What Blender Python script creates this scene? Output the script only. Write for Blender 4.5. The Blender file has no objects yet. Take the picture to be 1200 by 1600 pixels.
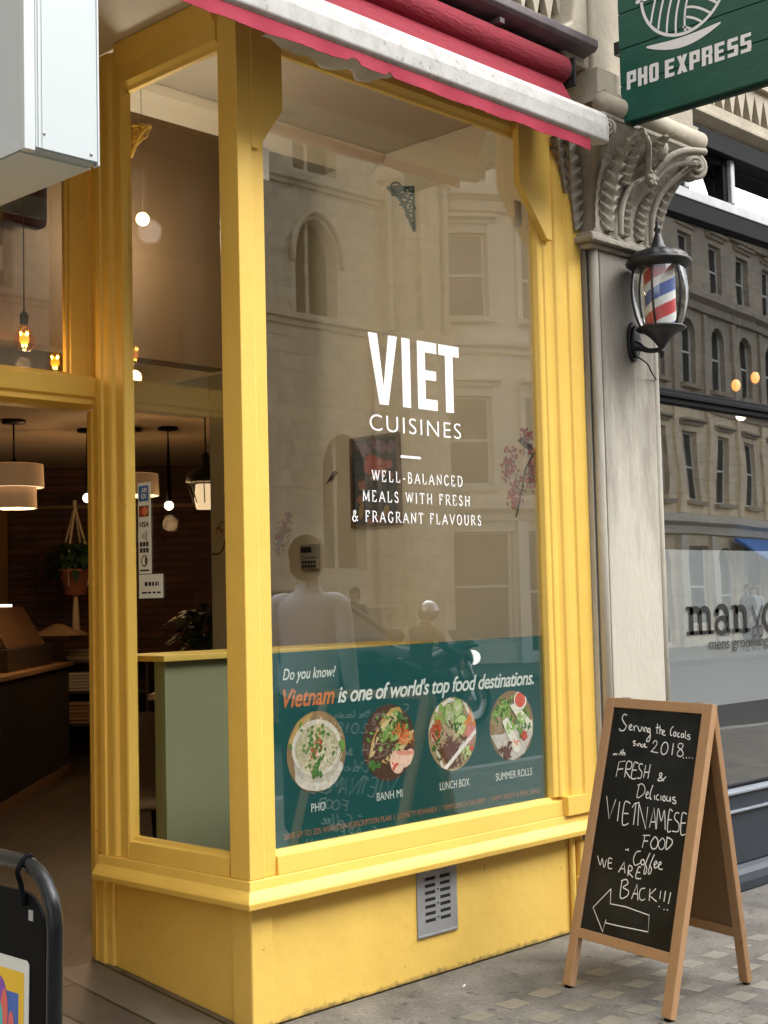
import bpy, bmesh, math, random
from mathutils import Vector, Matrix
R = math.radians
random.seed(7)
SC = bpy.context.scene
COL = SC.collection

# ------------------------------------------------------------------ camera
YAW, PITCH, ROLL, FPX = R(46.06526), R(3.66073), R(-1.35764), 2191.452
CAM = Vector((-3.24, -3.815, 1.5))
_fw = Vector((math.sin(YAW)*math.cos(PITCH), math.cos(YAW)*math.cos(PITCH), math.sin(PITCH)))
_rt0 = Vector((math.cos(YAW), -math.sin(YAW), 0)); _up0 = _rt0.cross(_fw)
_rt = math.cos(ROLL)*_rt0 + math.sin(ROLL)*_up0
_up = -math.sin(ROLL)*_rt0 + math.cos(ROLL)*_up0
cd = bpy.data.cameras.new('camera'); co = bpy.data.objects.new('camera', cd); COL.objects.link(co)
cd.sensor_fit = 'VERTICAL'; cd.sensor_height = 36.0; cd.lens = 36.0*FPX/1600.0
cd.clip_start = 0.05; cd.clip_end = 1000
m = Matrix((_rt, _up, -_fw)).transposed().to_4x4(); m.translation = CAM
co.matrix_world = m
SC.camera = co

# ------------------------------------------------------------------ sky, sun, exposure
SUN_EL, SUN_ROT = R(45), R(150)
w = bpy.data.worlds.new('World'); SC.world = w; w.use_nodes = True
nt = w.node_tree; bg = nt.nodes['Background']
sky = nt.nodes.new('ShaderNodeTexSky'); sky.sky_type = 'NISHITA'; sky.sun_disc = False
sky.sun_elevation = SUN_EL; sky.sun_rotation = SUN_ROT; sky.air_density = 1.0; sky.dust_density = 3.0
hs = nt.nodes.new('ShaderNodeHueSaturation'); hs.inputs['Saturation'].default_value = 0.18
nt.links.new(sky.outputs[0], hs.inputs['Color']); nt.links.new(hs.outputs[0], bg.inputs[0])
bg.inputs[1].default_value = 0.15
sl = bpy.data.lights.new('sun', 'SUN'); sl.energy = 1.35; sl.angle = R(85); sl.color = (1, .965, .92)
so = bpy.data.objects.new('sun', sl); COL.objects.link(so)
sd = Vector((math.sin(SUN_ROT)*math.cos(SUN_EL), math.cos(SUN_ROT)*math.cos(SUN_EL), math.sin(SUN_EL)))
so.rotation_euler = (-sd).to_track_quat('-Z', 'Y').to_euler(); so.location = (0, -8, 14)
SC.view_settings.view_transform = 'Standard'; SC.view_settings.look = 'None'
SC.view_settings.gamma = 1; SC.view_settings.exposure = 1.68
SC.render.engine = 'CYCLES'
SC.cycles.use_denoising = True
SC.cycles.max_bounces = 10; SC.cycles.diffuse_bounces = 5; SC.cycles.transparent_max_bounces = 16
SC.cycles.caustics_reflective = False; SC.cycles.caustics_refractive = False
SC.cycles.sample_clamp_indirect = 6

# ------------------------------------------------------------------ helpers
def ray(px, py):
    return _rt*((px-600)/FPX) - _up*((py-800)/FPX) + _fw
def at(px, py, X=None, Y=None, Z=None, D=None):
    d = ray(px, py)
    t = D if D is not None else (X-CAM.x)/d.x if X is not None else (Y-CAM.y)/d.y if Y is not None else (Z-CAM.z)/d.z
    return CAM + d*t

def tag(o, label=None, cat=None, group=None, kind=None):
    if label: o['label'] = label
    if cat: o['category'] = cat
    if group: o['group'] = group
    if kind: o['kind'] = kind
    return o
def thing(name, label, cat, loc=(0, 0, 0), group=None):
    o = bpy.data.objects.new(name, None); COL.objects.link(o); o.location = loc
    o.empty_display_size = .1
    return tag(o, label, cat, group)
def wloc(o):
    v = Vector((0, 0, 0))
    while o is not None:
        v += o.location; o = o.parent
    return v
def copy_tree(o, parent=None):
    c = o.copy(); COL.objects.link(c)
    if parent is not None: c.parent = parent
    for ch in list(o.children): copy_tree(ch, c)
    return c

class MB:
    """collects geometry (world coordinates) for ONE mesh object"""
    def __init__(s): s.v = []; s.f = []; s.mi = []; s.cur = 0; s.sm = []; s.smooth = False
    def add(s, vs, fs):
        n = len(s.v); s.v += [tuple(v) for v in vs]
        for f in fs: s.f.append([n+i for i in f]); s.mi.append(s.cur); s.sm.append(s.smooth)
        return s
    def box(s, x0, x1, y0, y1, z0, z1):
        return s.add([(x0,y0,z0),(x1,y0,z0),(x1,y1,z0),(x0,y1,z0),(x0,y0,z1),(x1,y0,z1),(x1,y1,z1),(x0,y1,z1)],
                     [(0,3,2,1),(4,5,6,7),(0,1,5,4),(1,2,6,5),(2,3,7,6),(3,0,4,7)])
    def obox(s, o, a, b, c):
        """box from corner o spanned by vectors a, b, c"""
        o, a, b, c = map(Vector, (o, a, b, c))
        vs = [o, o+a, o+a+b, o+b, o+c, o+a+c, o+a+b+c, o+b+c]
        fs = [(0,3,2,1),(4,5,6,7),(0,1,5,4),(1,2,6,5),(2,3,7,6),(3,0,4,7)]
        if a.cross(b).dot(c) < 0: fs = [f[::-1] for f in fs]
        return s.add(vs, fs)
    def prism(s, pts, ext):
        """pts: 3D polygon, ext: extrusion vector"""
        pts = [Vector(p) for p in pts]; e = Vector(ext); n = len(pts)
        nrm = Vector((0,0,0))
        for i in range(n): nrm += pts[i].cross(pts[(i+1) % n])
        if nrm.dot(e) > 0: pts = pts[::-1]
        return s.add(pts + [p+e for p in pts], [list(range(n)), list(range(2*n-1, n-1, -1))] +
                     [(i, n+i, n+(i+1) % n, (i+1) % n) for i in range(n)])
    def poly(s, pts): return s.add(pts, [list(range(len(pts)))])
    def tube(s, pts, r, n=10, closed=False, caps=True):
        pts = [Vector(p) for p in pts]; k = len(pts)
        rs = r if isinstance(r, (list, tuple)) else [r]*k
        rings = []; prev = None
        for i, p in enumerate(pts):
            if closed: t = (pts[(i+1) % k]-pts[i-1])
            else: t = pts[min(i+1, k-1)]-pts[max(i-1, 0)]
            t = t.normalized() if t.length > 1e-9 else Vector((0,0,1))
            if prev is None:
                a = Vector((0,0,1)) if abs(t.z) < .9 else Vector((1,0,0))
                u = t.cross(a).normalized()
            else:
                u = (prev - t*prev.dot(t)); u = u.normalized() if u.length > 1e-6 else t.orthogonal().normalized()
            prev = u; v = t.cross(u)
            rings.append([p + (u*math.cos(2*math.pi*j/n)+v*math.sin(2*math.pi*j/n))*rs[i] for j in range(n)])
        vs = [q for rg in rings for q in rg]; fs = []
        for i in range(k if closed else k-1):
            a = i*n; b = ((i+1) % k)*n
            for j in range(n): fs.append((a+j, a+(j+1) % n, b+(j+1) % n, b+j))
        if caps and not closed:
            fs.append(list(range(n-1, -1, -1))); fs.append([(k-1)*n+j for j in range(n)])
        sm = s.smooth; s.smooth = n > 6; s.add(vs, fs); s.smooth = sm
        return s
    def lathe(s, prof, c, n=24, axis=(0,0,1), a0=0, a1=2*math.pi, u0=None):
        """prof: [(r, h)...] about axis through c"""
        c = Vector(c); ax = Vector(axis).normalized(); u = Vector(u0) if u0 else ax.orthogonal().normalized(); v = ax.cross(u)
        full = abs(a1-a0-2*math.pi) < 1e-6; m_ = n if full else n+1
        vs = []
        for r, h in prof:
            for j in range(m_):
                a = a0+(a1-a0)*j/n
                vs.append(c+ax*h+(u*math.cos(a)+v*math.sin(a))*r)
        fs = []
        for i in range(len(prof)-1):
            for j in range(n):
                j2 = (j+1) % m_
                fs.append((i*m_+j, i*m_+j2, (i+1)*m_+j2, (i+1)*m_+j))
        sm = s.smooth; s.smooth = True; s.add(vs, fs); s.smooth = sm
        return s
    def ball(s, c, r, n=14, sx=1, sy=1, sz=1):
        c = Vector(c); vs = []; fs = []; m_ = n//2
        for i in range(m_+1):
            a = math.pi*i/m_
            for j in range(n):
                b = 2*math.pi*j/n
                vs.append(c+Vector((r*sx*math.sin(a)*math.cos(b), r*sy*math.sin(a)*math.sin(b), r*sz*math.cos(a))))
        for i in range(m_):
            for j in range(n): fs.append((i*n+j, (i+1)*n+j, (i+1)*n+(j+1) % n, i*n+(j+1) % n))
        sm = s.smooth; s.smooth = True; s.add(vs, fs); s.smooth = sm
        return s
    def grid(s, fn, nu, nv, smooth=True):
        vs = [fn(i/nu, j/nv) for i in range(nu+1) for j in range(nv+1)]; k = nv+1
        sm = s.smooth; s.smooth = smooth
        s.add(vs, [(i*k+j, (i+1)*k+j, (i+1)*k+j+1, i*k+j+1) for i in range(nu) for j in range(nv)]); s.smooth = sm
        return s
    def text(s, txt, o, u, v, size=1.0, width=None, height=None, bold=0, shear=0, spacing=1.0, align='L', lift=0, nrm=None):
        """flat letters; o = baseline start (or centre), u/v unit vectors; scaled so caps reach `height` and the line spans `width`"""
        cu = bpy.data.curves.new('txt', 'FONT'); cu.body = txt; cu.size = 1; cu.shear = shear
        cu.space_character = spacing; cu.offset = bold; cu.fill_mode = 'FRONT'; cu.resolution_u = 4
        ob = bpy.data.objects.new('txt', cu); COL.objects.link(ob)
        dg = bpy.context.evaluated_depsgraph_get(); me = ob.evaluated_get(dg).to_mesh()
        vs = [tuple(q.co) for q in me.vertices]; fs = [list(p.vertices) for p in me.polygons]
        ob.evaluated_get(dg).to_mesh_clear(); bpy.data.objects.remove(ob); bpy.data.curves.remove(cu)
        if not vs: return s
        x0 = min(q[0] for q in vs); x1 = max(q[0] for q in vs)
        sy = (height/.73) if height else size
        sx = (width/(x1-x0)) if width else sy
        o, u, v = Vector(o), Vector(u), Vector(v)
        off = x0 if align == 'L' else (x0+x1)/2 if align == 'C' else x1
        if nrm is None: nrm = u.cross(v)
        s.add([o+u*((q[0]-off)*sx)+v*(q[1]*sy)+Vector(nrm)*lift for q in vs], fs)
        return s
    def ribbon(s, pts, wdt, nrm, closed=False):
        """flat stroke of width wdt in the plane with normal nrm"""
        pts = [Vector(p) for p in pts]; nrm = Vector(nrm).normalized(); k = len(pts)
        L = []; Rr = []
        for i in range(k):
            a = pts[i-1] if (i > 0 or closed) else pts[i]; b = pts[(i+1) % k] if (i < k-1 or closed) else pts[i]
            t = (b-a).normalized() if (b-a).length > 1e-9 else Vector((1,0,0))
            sd_ = nrm.cross(t)*(wdt/2)
            L.append(pts[i]+sd_); Rr.append(pts[i]-sd_)
        n = k if closed else k-1
        return s.add(L+Rr, [(i, (i+1) % k, k+(i+1) % k, k+i) for i in range(n)])
    def build(s, name, mat, parent=None, bevel=0, seg=2, subsurf=0):
        me = bpy.data.meshes.new(name)
        base = wloc(parent) if parent is not None else Vector((0,0,0))
        me.from_pydata([(v[0]-base.x, v[1]-base.y, v[2]-base.z) for v in s.v], [], s.f)
        for mm in (mat if isinstance(mat, (list, tuple)) else [mat]): me.materials.append(mm)
        for p, i, k in zip(me.polygons, s.mi, s.sm): p.material_index = i; p.use_smooth = k
        me.update()
        o = bpy.data.objects.new(name, me); COL.objects.link(o)
        if parent is not None: o.parent = parent
        if bevel:
            b = o.modifiers.new('bevel', 'BEVEL'); b.width = bevel; b.segments = seg; b.limit_method = 'ANGLE'; b.angle_limit = R(40)
            b.harden_normals = False
        return o
    def top(s, name, mat, label, cat, group=None, kind=None, bevel=0):
        """a thing that is one mesh; origin moved to its base"""
        xs = [v[0] for v in s.v]; ys = [v[1] for v in s.v]; zs = [v[2] for v in s.v]
        c = Vector(((min(xs)+max(xs))/2, (min(ys)+max(ys))/2, min(zs)))
        s.v = [(v[0]-c.x, v[1]-c.y, v[2]-c.z) for v in s.v]
        o = s.build(name, mat, None, bevel); o.location = c
        return tag(o, label, cat, group, kind)

# ------------------------------------------------------------------ materials
def lin(r, g, b):
    f = lambda c: (c/255/12.92) if c/255 <= .04045 else ((c/255+.055)/1.055)**2.4
    return (f(r), f(g), f(b))
def base_mat(name):
    mt = bpy.data.materials.new(name); mt.use_nodes = True
    return mt, mt.node_tree, mt.node_tree.nodes['Principled BSDF']
def mat(name, col, rough=.5, var=.08, scale=6, bump=0, bscale=60, metal=0, spec=.5, stain=None, sscale=2.0, samt=.5, coat=0, stretch=(1,1,1), emit=None, estr=0):
    mt, t, p = base_mat(name)
    N = t.nodes.new; L = t.links.new
    tc = N('ShaderNodeTexCoord'); mp = N('ShaderNodeMapping'); mp.inputs['Scale'].default_value = stretch
    L(tc.outputs['Object'], mp.inputs[0])
    nz = N('ShaderNodeTexNoise'); nz.inputs['Scale'].default_value = scale; nz.inputs['Detail'].default_value = 6
    L(mp.outputs[0], nz.inputs['Vector'])
    mx = N('ShaderNodeMix'); mx.data_type = 'RGBA'
    mx.inputs[6].default_value = tuple(c*(1-var*2) for c in col)+(1,)
    mx.inputs[7].default_value = tuple(min(1, c*(1+var*2)) for c in col)+(1,)
    L(nz.outputs[0], mx.inputs[0]); out = mx.outputs[2]
    if stain:
        n2 = N('ShaderNodeTexNoise'); n2.inputs['Scale'].default_value = sscale; n2.inputs['Detail'].default_value = 8; n2.inputs['Roughness'].default_value = .65
        L(mp.outputs[0], n2.inputs['Vector'])
        rp = N('ShaderNodeValToRGB'); rp.color_ramp.elements[0].position = .42; rp.color_ramp.elements[1].position = .68
        L(n2.outputs[0], rp.inputs[0])
        ml = N('ShaderNodeMath'); ml.operation = 'MULTIPLY'; ml.inputs[1].default_value = samt; L(rp.outputs[0], ml.inputs[0])
        m2 = N('ShaderNodeMix'); m2.data_type = 'RGBA'; m2.inputs[7].default_value = tuple(stain)+(1,)
        L(out, m2.inputs[6]); L(ml.outputs[0], m2.inputs[0]); out = m2.outputs[2]
    L(out, p.inputs['Base Color'])
    p.inputs['Roughness'].default_value = rough; p.inputs['Metallic'].default_value = metal
    p.inputs['Specular IOR Level'].default_value = spec
    if coat: p.inputs['Coat Weight'].default_value = coat; p.inputs['Coat Roughness'].default_value = .15
    if bump:
        n3 = N('ShaderNodeTexNoise'); n3.inputs['Scale'].default_value = bscale; n3.inputs['Detail'].default_value = 5
        L(mp.outputs[0], n3.inputs['Vector'])
        b = N('ShaderNodeBump'); b.inputs['Strength'].default_value = bump; b.inputs['Distance'].default_value = .01
        L(n3.outputs[0], b.inputs['Height']); L(b.outputs[0], p.inputs['Normal'])
    if emit:
        p.inputs['Emission Color'].default_value = tuple(emit)+(1,); p.inputs['Emission Strength'].default_value = estr
    return mt
def glass(name, f0=.06, tint=(.97,.98,.97), rough=0.0, dirt=0.0, wave=0.0):
    mt = bpy.data.materials.new(name); mt.use_nodes = True; t = mt.node_tree; t.nodes.clear()
    N = t.nodes.new; L = t.links.new
    o = N('ShaderNodeOutputMaterial'); tr = N('ShaderNodeBsdfTransparent'); tr.inputs[0].default_value = tuple(tint)+(1,)
    gl = N('ShaderNodeBsdfGlossy'); gl.inputs['Roughness'].default_value = rough; gl.inputs[0].default_value = (1,1,1,1)
    lw = N('ShaderNodeLayerWeight'); lw.inputs['Blend'].default_value = .5
    pw = N('ShaderNodeMath'); pw.operation = 'POWER'; pw.inputs[1].default_value = 5
    L(lw.outputs['Facing'], pw.inputs[0])
    ma = N('ShaderNodeMath'); ma.operation = 'MULTIPLY_ADD'; ma.inputs[1].default_value = 1-f0; ma.inputs[2].default_value = f0
    L(pw.outputs[0], ma.inputs[0])
    mx = N('ShaderNodeMixShader'); L(ma.outputs[0], mx.inputs[0]); L(tr.outputs[0], mx.inputs[1]); L(gl.outputs[0], mx.inputs[2])
    if wave:
        tc = N('ShaderNodeTexCoord'); nz = N('ShaderNodeTexNoise'); nz.inputs['Scale'].default_value = 1.6; nz.inputs['Detail'].default_value = 1
        L(tc.outputs['Object'], nz.inputs['Vector'])
        b = N('ShaderNodeBump'); b.inputs['Strength'].default_value = wave; b.inputs['Distance'].default_value = .02
        L(nz.outputs[0], b.inputs['Height']); L(b.outputs[0], gl.inputs['Normal'])
    L(mx.outputs[0], o.inputs[0])
    return mt
def block_mat(name, c1, c2, mortar, bw, bh, ms=.015, rough=.85, bump=.4, rot=(0,0,0), axis=None, var=.35, offset=.5):
    """courses of stone, brick, tile or plank: coordinates (a, b) picked from object space"""
    mt, t, p = base_mat(name); N = t.nodes.new; L = t.links.new
    tc = N('ShaderNodeTexCoord'); mp = N('ShaderNodeMapping'); mp.inputs['Rotation'].default_value = rot
    L(tc.outputs['Object'], mp.inputs[0]); src = mp.outputs[0]
    if axis:                      # e.g. ('X','Z')
        sp = N('ShaderNodeSeparateXYZ'); cb = N('ShaderNodeCombineXYZ'); L(src, sp.inputs[0])
        L(sp.outputs[axis[0]], cb.inputs[0]); L(sp.outputs[axis[1]], cb.inputs[1]); src = cb.outputs[0]
    br = N('ShaderNodeTexBrick'); br.inputs['Scale'].default_value = 1; br.offset = offset
    br.inputs['Color1'].default_value = tuple(c1)+(1,); br.inputs['Color2'].default_value = tuple(c2)+(1,); br.inputs['Mortar'].default_value = tuple(mortar)+(1,)
    br.inputs['Brick Width'].default_value = bw; br.inputs['Row Height'].default_value = bh; br.inputs['Mortar Size'].default_value = ms
    br.inputs['Mortar Smooth'].default_value = .2; br.inputs['Bias'].default_value = 0
    L(src, br.inputs['Vector'])
    nz = N('ShaderNodeTexNoise'); nz.inputs['Scale'].default_value = 3.5; nz.inputs['Detail'].default_value = 8; nz.inputs['Roughness'].default_value = .7
    L(tc.outputs['Object'], nz.inputs['Vector'])
    rp = N('ShaderNodeMapRange'); rp.inputs[1].default_value = .3; rp.inputs[2].default_value = .7; rp.inputs[3].default_value = 1-var; rp.inputs[4].default_value = 1+var
    L(nz.outputs[0], rp.inputs[0])
    vm = N('ShaderNodeVectorMath'); vm.operation = 'SCALE'; L(br.outputs['Color'], vm.inputs[0]); L(rp.outputs[0], vm.inputs['Scale'])
    L(vm.outputs[0], p.inputs['Base Color']); p.inputs['Roughness'].default_value = rough
    b = N('ShaderNodeBump'); b.inputs['Strength'].default_value = bump; b.inputs['Distance'].default_value = .01
    ad = N('ShaderNodeMath'); ad.operation = 'MULTIPLY_ADD'; ad.inputs[1].default_value = -1; L(br.outputs['Fac'], ad.inputs[0]); L(nz.outputs[0], ad.inputs[2])
    L(ad.outputs[0], b.inputs['Height']); L(b.outputs[0], p.inputs['Normal'])
    return mt
def wood_mat(name, c1, c2, stretch=(1,1,12), scale=14, rough=.5, spec=.4):
    return mat(name, tuple((a+b)/2 for a, b in zip(c1, c2)), rough, .02, scale, .12, 40, spec=spec, stain=c2, sscale=scale, samt=.8, stretch=stretch)

YEL = (.81, .535, .112)
M = dict(
    yellow=mat('yellow_gloss_paint', YEL, .46, .035, 2.2, .22, 22, spec=.4, coat=.04, stain=(.72,.455,.085), sscale=5, samt=.35),
    yellow_masonry=mat('yellow_masonry_paint', (.79,.53,.115), .6, .05, 3, .45, 9, stain=(.68,.43,.08), sscale=2.4, samt=.45),
    yellow_edge=mat('yellow_light_timber', (.72,.52,.12), .5, .05),
    stone=mat('weathered_limestone', (.42,.385,.315), .85, .10, 5, .45, 40, stain=(.20,.185,.155), sscale=2.6, samt=.75, stretch=(1,1,.45)),
    stone_dark=mat('sooty_carved_stone', (.35,.32,.265), .85, .16, 14, .5, 55, stain=(.17,.155,.13), sscale=9, samt=.55),
    stone_pale=mat('pale_cornice_stone', (.45,.40,.31), .85, .10, 4, .35, 35, stain=(.26,.23,.18), sscale=3, samt=.6),
    soffit=mat('painted_soffit', (.68,.62,.50), .7, .04, 2),
    white_metal=mat('white_powder_coat', (.50,.555,.57), .35, .015, 3, stain=(.50,.55,.56), sscale=5, samt=.25),
    white_dark=mat('white_sign_underside', (.62,.68,.68), .5, .02, 3),
    trim_grey=mat('grey_aluminium_trim', (.55,.60,.61), .35, .03, 5, metal=.2),
    bar_white=mat('weathered_white_bar', (.52,.515,.495), .72, .04, 9, .05, 50, stain=(.27,.26,.24), sscale=14, samt=.45),
    red_fabric=mat('red_awning_canvas', (.23,.006,.022), .85, .14, 9, .6, 22, stretch=(1,4,4)),
    valance=mat('faded_red_valance', (.34,.022,.05), .85, .08, 12, .2, 200),
    hood=mat('dark_plum_paint', (.085,.065,.075), .5, .1, 8, .15, 40, stain=(.2,.17,.18), sscale=6, samt=.5),
    black_gap=mat('dark_recess', (.02,.018,.017), .9, .1),
    cloth_white=mat('torn_white_lining', (.50,.48,.43), .9, .06, 9, .2, 80),
    green_sign=mat('green_painted_boards', (.005,.082,.056), .42, .10, 8, .18, 30, stretch=(1,1,6), stain=(.02,.13,.09), sscale=10, samt=.4),
    green_dark=mat('dark_green_edge', (.005,.035,.025), .5, .1),
    turquoise=mat('pale_turquoise_edge', (.35,.60,.55), .5, .08),
    sign_white=mat('white_sign_paint', (.82,.83,.82), .5, .02),
    vinyl_white=mat('white_vinyl', (.90,.90,.90), .4, .01),
    poster=mat('teal_printed_vinyl', (.006,.085,.086), .35, .03, 1.2),
    orange=mat('orange_print', (.62,.20,.06), .5, .03),
    pale_print=mat('pale_print', (.74,.82,.80), .5, .02),
    bay_ceil=mat('bay_ceiling_paint', (.50,.46,.38), .7, .04, 2), beige_wall=mat('beige_plaster', (.78,.735,.62), .75, .03, 1.3, .03, 30),
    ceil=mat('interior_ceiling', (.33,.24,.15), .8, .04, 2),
    shaded_brown=mat('bulkhead_shaded_brown', (.135,.08,.034), .8, .08, 2),  # dimness painted in: the beige bulkhead coloured brown; also on the lamp cord
    green_panel=mat('sage_green_panel', (.25,.275,.165), .55, .03, 3),
    dark_wood=mat('dark_ribbed_wood', (.035,.024,.018), .5, .2, 14, stretch=(1,1,.2)),
    mid_wood=wood_mat('counter_top_wood', (.30,.17,.08), (.20,.11,.05)),
    black_iron=mat('black_cast_iron', (.009,.009,.010), .42, .1, 20, .12, 90),
    black_plastic=mat('black_plastic', (.004,.0045,.0055), .5, .05, spec=.05),
    black_tube=mat('black_enamel_tube', (.005,.006,.007), .26, .05, spec=.3, coat=.03, stain=(.02,.02,.02), sscale=18, samt=.3),
    chalkboard=mat('chalkboard_black', (.006,.0068,.0068), .5, .15, 3, .02, 40, spec=.2, stain=(.030,.033,.033), sscale=2.6, samt=.6),
    chalk=mat('white_chalk_pen', (.80,.81,.80), .8, .05, 60),
    oak=wood_mat('orange_oak_frame', (.47,.285,.155), (.36,.205,.10), stretch=(6,6,1), scale=10),
    oak_dark=mat('brown_hardboard', (.20,.11,.06), .6, .07, 4, .05, 60),
    vent=mat('galvanised_vent', (.36,.37,.38), .45, .08, 22, .12, 60, metal=.35, stain=(.22,.21,.20), sscale=12, samt=.5),
    vent_hole=mat('vent_slot_dark', (.006,.006,.006), .9, 0),
    blue_grey=mat('dark_slate_paint', (.022,.031,.042), .4, .08, 6, coat=.1, spec=.35),
    slate_light=mat('worn_ledge_paint', (.24,.27,.31), .35, .1, 9),
    black_frame=mat('black_frame_paint', (.006,.0065,.008), .6, .1, 8, spec=.1),
    grey_frame=mat('grey_transom_paint', (.48,.50,.52), .4, .08, 9, stain=(.30,.31,.32), sscale=8, samt=.5),
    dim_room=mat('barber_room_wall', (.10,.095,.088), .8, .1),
    frosted=mat('frosted_window_film', (.55,.58,.58), .75, .02, 2),
    film_text=mat('cut_out_letters', (.018,.017,.017), .4, .05),
    film_text2=mat('cut_out_small_letters', (.035,.037,.037), .4, .05),
    bp_white=mat('barber_cylinder_white', (.78,.78,.76), .35, .02, emit=(.9,.9,.88), estr=.0),
    bp_blue=mat('barber_stripe_blue', (.07,.13,.40), .35, .02),
    bp_red=mat('barber_stripe_red', (.55,.06,.06), .35, .02),
    asphalt=mat('road_asphalt', (.055,.055,.055), .9, .2, 40, .3, 150),
    kerb=mat('granite_kerb', (.28,.27,.26), .8, .15, 30, .2, 90),
    block_glass=mat('worn_glass_prism', (.17,.16,.13), .5, .2, 12, .25, 35, stain=(.12,.115,.095), sscale=5, samt=.6),
    slate=block_mat('roof_slates', (.07,.07,.075), (.11,.11,.115), (.03,.03,.03), .35, .22, .012, axis=('X','Z')),
    leaded=mat('leaded_glass', (.05,.045,.035), .5, .3, 14, spec=.3), dark_glass=mat('dark_window_glass', (.035,.037,.036), .08, .1, spec=.8),
    white_paint=mat('white_sash_paint', (.72,.72,.69), .5, .03),
    church=block_mat('church_ashlar', (.66,.58,.44), (.56,.49,.37), (.42,.36,.27), .75, .36, .014, axis=('X','Z')),
    portland=block_mat('cream_portland_stone', (.76,.71,.60), (.70,.65,.54), (.55,.50,.41), 1.1, .5, .010, axis=('X','Z'), var=.12),
    terrace_brightened=block_mat('brightened_terrace_stone', (.84,.72,.52), (.76,.64,.46), (.56,.47,.33), 1.2, .55, .012, axis=('X','Z'), var=.2),  # lower storeys coloured paler to brighten their reflection in the barber glass
    terrace=block_mat('grey_brown_terrace_stone', (.50,.435,.34), (.43,.375,.29), (.32,.28,.22), 1.2, .55, .010, axis=('X','Z'), var=.2),
    skin=mat('skin', (.45,.25,.17), .5, .04), hair=mat('dark_hair', (.008,.007,.006), .9, .1, 40, .2, 80, spec=.1),
    shirt=mat('pale_blue_shirt', (.66,.68,.76), .8, .05, 8, .15, 25), trousers=mat('navy_trousers', (.02,.025,.04), .85, .1),
    dark_cloth=mat('black_jacket', (.018,.018,.02), .7, .1), car=mat('black_car_paint', (.008,.008,.009), .3, .02, spec=.3, coat=.25),
    rubber=mat('tyre_rubber', (.015,.015,.015), .8, .1), chrome=mat('bright_metal', (.6,.6,.6), .18, .02, metal=1),
    lens=mat('headlight_lens', (.8,.82,.84), .1, .02, emit=(1,.97,.9), estr=1.5),
    card_white=mat('white_card', (.66,.67,.62), .5, .02), blue=mat('card_blue', (.02,.11,.38), .5, .02), ink=mat('black_ink', (.012,.012,.014), .5, .02),
    terracotta=mat('terracotta_pot', (.36,.12,.06), .8, .1, 12), leaf=mat('dark_green_leaf', (.02,.055,.022), .5, .25, 9),
    rope=mat('cotton_rope', (.46,.36,.24), .9, .1, 60, .3, 120), linen=None, paper=mat('paper_bags', (.45,.40,.33), .8, .12, 9, .3, 20),
    kraft=mat('kraft_paper', (.34,.21,.11), .8, .12, 9, .3, 20), gold=mat('gold_fretwork', (.42,.28,.07), .45, .08, metal=.3),
    dk_green=mat('green_fretwork', (.02,.075,.065), .4, .1),
    pink=mat('blossom_pink', (.50,.15,.17), .7, .2, 30), twig=mat('dark_twig', (.035,.02,.015), .8, .1),
    bird=mat('brown_bird', (.09,.06,.04), .7, .2, 30),
    frame_wood=wood_mat('picture_frame_wood', (.20,.12,.06), (.14,.08,.04)),
    pic_bg=mat('picture_dark_teal', (.012,.03,.035), .4, .3, 12, stain=(.05,.03,.05), sscale=9, samt=.5),
    pic_red=mat('picture_red', (.42,.035,.025), .5, .1), pic_pink=mat('picture_coral', (.45,.15,.12), .5, .1), pic_yel=mat('picture_ochre', (.42,.26,.06), .5, .1), pic_black=mat('picture_black', (.012,.012,.014), .5, .1), pic_mauve=mat('picture_mauve', (.17,.10,.16), .5, .2, 14),
    thermo=mat('grey_plastic', (.35,.33,.28), .5, .03),
    pane=glass('shop_window_glass', .108, (.97,.97,.95), wave=.02),
    pane_side=glass('side_window_glass', .08, (.97,.97,.95)),
    pane_barber=glass('barber_window_glass', .21, (.93,.94,.94), wave=.05),
    pane_barber_top=glass('barber_upper_glass', .20, (.93,.94,.94), wave=.02),
    pane_lamp=glass('lantern_glass', .09, (.93,.94,.94)),
)
M['linen'] = mat('linen_shade', (.48,.33,.20), .9, .05, 90, .3, 160, emit=(1,.55,.25), estr=.035)
def warm(name, col, s): return mat(name, (.9,.8,.6), .5, 0, emit=col, estr=s)
M['bulb'] = warm('lit_globe', (1,.80,.52), 3); M['filament'] = warm('lit_filament_bulb', (1,.33,.04), .75); M['bulb_hot'] = warm('lit_filament', (1,.6,.22), 12)
M['shade_glow'] = warm('lit_shade_inside', (1,.72,.42), .32)

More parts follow.
